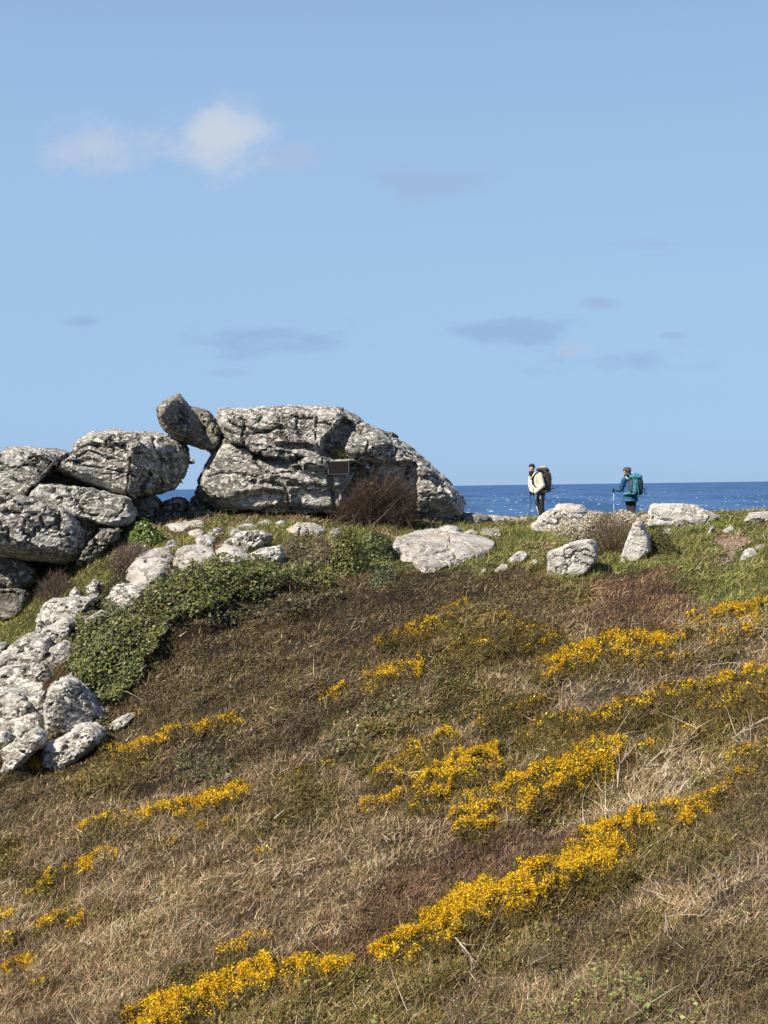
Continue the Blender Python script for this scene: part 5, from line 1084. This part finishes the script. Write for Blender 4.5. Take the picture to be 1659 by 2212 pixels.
def hiker_cream():
    g = person(1169, 1119, 46.0); HS = 1.05; root = empty('person', tuple(g)); root.scale = (HS,) * 3
    tag(root, 'hiker in cream jacket and navy beanie leaning on two poles', 'person')
    hh, P = head((-.265, -.03, 1.535), (-.35, -.94, 0), root)
    sh1, el1, wr1 = (-.04, -.17, 1.34), (.04, -.21, 1.03), (-.215, -.27, .815); sh2, el2, wr2 = (-.26, .13, 1.34), (-.31, .02, 1.06), (-.285, -.20, .835)
    body = hh + [[(-.25, -.02, 1.40, .06), (-.16, 0, 1.30, .13, .16, .10)], [(-.15, 0, 1.30, .13, .17, .10), (-.08, 0, 1.0, .12, .15, .10)], [(-.08, 0, 1.0, .12, .15, .1), (0, 0, .84, .12, .15, .1)]]
    for sh, el, wr in ((sh1, el1, wr1), (sh2, el2, wr2)): body += chain(sh + (.052,), el + (.042,), wr + (.028,)) + hand((wr[0] - .035, wr[1] - .02, wr[2] - .03), 1)
    for s, kn, an in ((-.09, (.0, -.11, .47), (.04, -.10, .08)), (.09, (-.06, .09, .47), (-.01, .11, .08))):
        body += chain((0, s, .84, .09), kn + (.062,), an + (.042,)) + [[(an[0], an[1], .05, .04), (an[0] - .14, an[1] - .06, .03, .03)]]
    bd = flesh('body', body, M_SKIN, root, .0105)
    for sd in (-.033, .033): flesh('eye', [[P(.088, sd, .006) + (.009,)]], M_BLACK, bd, .005, 0, 1)
    flesh('jacket', [[(-.155, 0, 1.30, .15, .19, .11), (-.14, 0, 1.08, .165, .19, .12)], [(-.14, 0, 1.08, .165, .19, .12), (-.09, 0, .86, .155, .185, .06)], [(-.20, -.01, 1.40, .085, .1, .06), (-.15, 0, 1.30, .13, .17, .1)]]
          + chain(sh1 + (.085,), el1 + (.078,), wr1 + (.05,)) + chain(sh2 + (.082,), el2 + (.072,), wr2 + (.048,)), M_CREAM, root, .013, .010)
    for x, y, z0, z1 in ((-.045, -.19, .70, .585),): tube_mesh('strap_end', [(x, y, z0 + .06), (x + .005, y - .005, z1 + .02)], .022, M_STRAP, root, 6)
    flesh('trousers', [[(-.02, 0, .86, .145, .18, .07), (0, 0, .76, .13, .17, .07)]] + chain((.0, -.085, .78, .115), (.005, -.11, .47, .088), (.04, -.10, .12, .075)) + chain((-.01, .085, .78, .112), (-.06, .09, .47, .085), (-.01, .11, .12, .072)), M_TROU, root, .013, .012, seed=5)
    for bt in ([[(.04, -.10, .10, .058), (.05, -.10, .045, .05)], [(.05, -.10, .045, .048), (-.12, -.165, .035, .04)]], [[(-.01, .11, .10, .058), (0, .11, .045, .05)], [(0, .11, .045, .048), (-.17, .05, .035, .04)]]): flesh('boot', bt, M_BOOT, root, .012)
    flesh('beanie', [[P(-.015, 0, .055) + (.101, .101, .072), P(-.02, 0, .095) + (.085, .085, .055)], [P(-.03, 0, .02) + (.096, .096, .05)]], M_NAVY, root, .010, .004)
    flesh('neck_gaiter', [[P(.018, 0, -.085) + (.084, .084, .035), P(0, 0, -.15) + (.095, .095, .04)], [P(0, 0, -.15) + (.09, .09, .04), P(.03, 0, -.21) + (.085, .07, .03)]], M_BLACK, root, .011, .006)
    for wr in (wr1, wr2): flesh('glove', hand((wr[0] - .035, wr[1] - .02, wr[2] - .03), 1.12) + chain(wr + (.036,), (wr[0] - .03, wr[1] - .02, wr[2] - .02, .036)), M_BLACK, root, .009, 0, 1)
    # rucksack
    k = empty('rucksack', tuple(g + HS * np.array([.18, .08, .80]))); k.scale = (HS,) * 3; tag(k, 'tall brown rucksack with pale lid on the cream-jacketed hiker', 'rucksack'); o = np.array([.18, .08, .80])
    def q(h): return [[tuple(np.array(p[:3]) - o) + tuple(p[3:]) for p in c] for c in h]
    flesh('body', q([[(.13, -.03, .92, .07), (.13, .20, .92, .07), (.24, .0, .90, .06), (.24, .2, .90, .06), (.10, -.05, 1.42, .07), (.08, .2, 1.42, .07), (.25, .02, 1.36, .06), (.24, .22, 1.36, .06), (.27, .1, 1.1, .06)]]), M_PACKB, k, .013, .012)
    lid = flesh('lid', q([[(-.05, -.04, 1.50, .055), (-.06, .18, 1.50, .055), (.17, -.02, 1.51, .06), (.17, .2, 1.51, .06), (.23, .1, 1.46, .05)]]), M_PACKB, k, .013, .010)
    flesh('lid_top', q([[(0, .0, 1.565, .03), (0, .16, 1.565, .03), (.14, 0, 1.575, .035), (.14, .16, 1.575, .035)]]), M_PACKT, lid, .012, .008)
    flesh('hip_belt', q([[(.13, -.17, .86, .05), (-.07, -.20, .80, .03)], [(.13, -.17, .86, .05), (.20, .0, .87, .05)], [(.13, .2, .86, .05), (-.1, .2, .82, .03)]]), M_PACKB, k, .012)
    for s in (-.125, .125): tube_mesh('shoulder_strap', [np.array(p) - o for p in ((.08, s, 1.44), (-.05, s * 1.05, 1.435), (-.17, s - .03, 1.385), (-.27, s - .06, 1.25), (-.26, s - .08, 1.08), (-.13, s * 1.6, .94), (.08, s * 1.5, .92))], .021, M_BLACK, k, 6)
    tube_mesh('chest_strap', [np.array(p) - o for p in ((-.27, -.19, 1.235), (-.315, -.06, 1.24), (-.29, .08, 1.235))], .012, M_BLACK, k, 6)
    for a, b, c in (((.16, -.125, 1.36), (.29, -.06, 1.16), (.18, -.125, 1.08)), ((.18, -.125, 1.18), (.31, -.02, 1.02), (.20, -.12, .96))): tube_mesh('side_strap', [np.array(a) - o, np.array(b) - o, np.array(c) - o], .009, M_BLACK, k, 6)
    tube_mesh('strap_tail', [np.array(p) - o for p in ((.30, .05, .92), (.36, .05, .935), (.44, .04, .955), (.53, .02, 1.015))], .008, M_BLACK, k, 6)
    tube_mesh('strap_tail', [np.array(p) - o for p in ((.30, .03, 1.12), (.34, .03, 1.05), (.36, .03, .97), (.32, .03, .90))], .006, M_BLACK, k, 6)
    tube_mesh('strap_loop', [np.array(p) - o for p in ((.29, .03, 1.32), (.345, .03, 1.26), (.335, .03, 1.21), (.30, .03, 1.17))], .006, M_BLACK, k, 6)
    t1 = (-.365, -.30, -.10); t2 = (-.07, -.36, .02)
    pole(g, (wr1[0] - .05, wr1[1] - .045, wr1[2] + .0), t2, 'right-hand pole of the cream-jacketed hiker, half hidden by the boulder', M_DARKSH, M_ALU, HS)
    pole(g, (wr2[0] - .05, wr2[1] - .045, wr2[2] + .0), t1, 'left-hand dark pole of the cream-jacketed hiker against the sea', M_DARKSH, M_DARKSH, HS)
hiker_cream()

def hiker_blue():
    g = person(1362.5, 1122, 48.6); root = empty('person', tuple(g)); root.scale = (1.22, 1.15, 1.02)
    tag(root, 'hiker in blue jacket and grey cap seen from behind', 'person')
    hh, P = head((-.085, .03, 1.50), (-.66, .75, 0), root)
    sh1, el1, wr1 = (-.165, -.04, 1.23), (-.255, .04, .90), (-.40, .12, .895); sh2, el2, wr2 = (.16, .10, 1.23), (.24, .20, .95), (.16, .34, .84)
    body = hh + [[(-.09, .03, 1.34, .055), (-.0, .03, 1.22, .16, .12, .09)], [(0, .03, 1.22, .16, .12, .1), (0, .02, .92, .14, .11, .1)], [(0, .02, .92, .14, .11, .1), (0, 0, .80, .15, .12, .1)]]
    for sh, el, wr in ((sh1, el1, wr1), (sh2, el2, wr2)): body += chain(sh + (.048,), el + (.038,), wr + (.026,)) + hand((wr[0] - .03, wr[1], wr[2] - .005), 1)
    for s, kn, an in ((-.08, (-.06, .03, .45), (-.0, .0, .08)), (.08, (.06, .0, .45), (.06, -.03, .08))): body += chain((s, 0, .80, .09), kn + (.058,), an + (.04,)) + [[(an[0], an[1], .05, .038), (an[0] - .12, an[1] + .09, .03, .03)]]
    bd = flesh('body', body, M_SKIN, root, .0105)
    for sd in (-.033, .033): flesh('eye', [[P(.088, sd, .006) + (.009,)]], M_BLACK, bd, .005, 0, 1)
    flesh('jacket', [[(-.01, .03, 1.22, .175, .135, .10), (-.0, .02, 1.0, .165, .135, .1)], [(0, .02, 1.0, .165, .135, .1), (-.01, .0, .60, .215, .165, .07)], [(-.01, 0, .60, .215, .165, .06), (-.02, 0, .53, .245, .185, .02)], [(-.06, .03, 1.31, .10, .09, .05), (0, .03, 1.22, .16, .12, .09)]]
          + chain(sh1 + (.083,), el1 + (.075,), wr1 + (.046,)) + chain(sh2 + (.08,), el2 + (.072,), wr2 + (.046,)), M_BLUE, root, .013, .012, seed=9)
    flesh('collar', [[P(-.02, 0, -.15) + (.105, .105, .04), P(-.04, 0, -.10) + (.10, .10, .03)], [P(-.06, 0, -.08) + (.08, .08, .05), P(-.1, 0, -.12) + (.07, .07, .05)]], M_TEALD, root, .012, .008)
    flesh('trousers', [[(0, 0, .78, .15, .13, .07), (0, 0, .66, .145, .125, .06)]] + chain((-.07, 0, .70, .10), (-.055, .03, .45, .078), (-.0, .0, .12, .066)) + chain((.075, 0, .70, .10), (.06, .0, .45, .078), (.06, -.03, .12, .066)), M_TROU, root, .013, .008, seed=7)
    for bt in ([[(0, 0, .10, .056), (0, 0, .045, .05)], [(0, 0, .045, .046), (-.13, .09, .035, .038)]], [[(.06, -.03, .10, .056), (.06, -.03, .045, .05)], [(.06, -.03, .045, .046), (-.07, .06, .035, .038)]]): flesh('boot', bt, M_BOOT, root, .012)
    flesh('cap', [[P(-.015, 0, .055) + (.112, .112, .062), P(-.01, 0, .095) + (.10, .10, .045)], [P(.07, -.05, .045) + (.03, .03, .014), P(.07, .05, .045) + (.03, .03, .014), P(.135, 0, .025) + (.02, .02, .01)], [P(-.04, 0, .02) + (.100, .100, .05)]], M_CAP, root, .010, .005)
    flesh('hair', [[P(-.045, 0, .0) + (.075, .082, .05), P(-.05, 0, -.07) + (.06, .065, .03)]], M_HAIR, root, .011, .006)
    for wr in (wr1, wr2): flesh('glove', hand((wr[0] - .03, wr[1], wr[2] - .005), 1.12) + chain(wr + (.034,), (wr[0] - .03, wr[1], wr[2], .034)), M_BLACK, root, .009, 0, 1)
    o = np.array([.10, -.2, .72]); k = empty('rucksack', tuple(g + o * np.array([1.22, 1.15, 1.02]))); k.scale = (1.2, 1.15, 1.02); tag(k, 'teal rucksack with dark fabric and painted-in shade at right on the blue-jacketed hiker', 'rucksack')
    def q(h): return [[tuple(np.array(p[:3]) - o) + tuple(p[3:]) for p in c] for c in h]
    flesh('body', q([[(.02, -.15, .80, .06), (.24, -.12, .80, .06), (.0, -.28, .84, .06), (.24, -.27, .84, .06), (.02, -.15, 1.22, .06), (.25, -.12, 1.22, .06), (.03, -.29, 1.18, .06), (.25, -.28, 1.18, .06), (.14, -.32, 1.0, .05)]]), M_TEALD, k, .013, .012)
    flesh('lid', q([[(.0, -.14, 1.32, .07), (.21, -.12, 1.32, .07), (.02, -.29, 1.32, .075), (.22, -.28, 1.31, .075), (.12, -.2, 1.39, .06)]]), M_TEAL, k, .013, .014, seed=13)
    flesh('side_pocket', q([[(-.02, -.14, .84, .05), (.0, -.29, .84, .05), (-.02, -.14, 1.18, .04), (.0, -.29, 1.16, .045)]]), M_MESHP, k, .013, .012)
    fp = flesh('front_panel', q([[(.03, -.335, .84, .03), (.09, -.345, .82, .03), (.05, -.34, 1.20, .03), (.10, -.345, 1.2, .03)]]), M_TEAL, k, .012, .01)
    flesh('hip_belt', q([[(-.03, -.22, .80, .055), (-.17, -.10, .76, .045)], [(.26, -.2, .80, .05), (.24, -.05, .77, .045)], [(-.03, -.22, .80, .055), (.05, -.30, .78, .05)]]), M_TEAL, k, .012, .01)
    tube_mesh('compression_strap', [np.array(p) - o for p in ((.10, -.37, 1.26), (.13, -.395, 1.1), (.155, -.39, .86), (.165, -.375, .66))], .013, M_TEAL, k, 6)
    tube_mesh('buckle_strap', [np.array(p) - o for p in ((.02, -.33, 1.27), (.07, -.375, 1.16), (.13, -.395, 1.05))], .016, M_TEAL, fp, 6)
    for s in (-.13, .15): tube_mesh('shoulder_strap', [np.array(p) - o for p in ((s * .7, -.14, 1.24), (s, -.05, 1.325), (s * 1.05, .07, 1.32), (s, .15, 1.2), (s, .17, 1.02), (s * 1.25, .02, .85), (s, -.1, .80))], .020, M_STRAP if s < 0 else M_TEALD, k, 6)
    tube_mesh('strap_tail', [np.array(p) - o for p in ((.33, -.2, .96), (.36, -.2, .84), (.395, -.2, .73))], .012, M_BLACK, k, 6)
    tube_mesh('strap_tail', [np.array(p) - o for p in ((.31, -.2, .955), (.37, -.21, .95), (.42, -.2, .94))], .007, M_BLACK, k, 6)
    tube_mesh('hook', [np.array(p) - o for p in ((.25, -.25, .76), (.28, -.26, .70), (.26, -.26, .675), (.24, -.26, .69))], .006, M_BLACK, k, 6)
    pole(g, (wr1[0] * 1.22 - .05, wr1[1], wr1[2] + .05), (-.53, .12, -.02), 'pale blue pole in the left hand of the blue-jacketed hiker', M_ALU, plain('pale_blue_shaft', (.40, .62, .80), .35, spec=.5))
    pole(g, (wr2[0] - .03, wr2[1] - .03, wr2[2] + .03), (.33, .18, -.02), 'dark pole behind the legs of the blue-jacketed hiker', M_DARKSH, M_DARKSH)
hiker_blue()
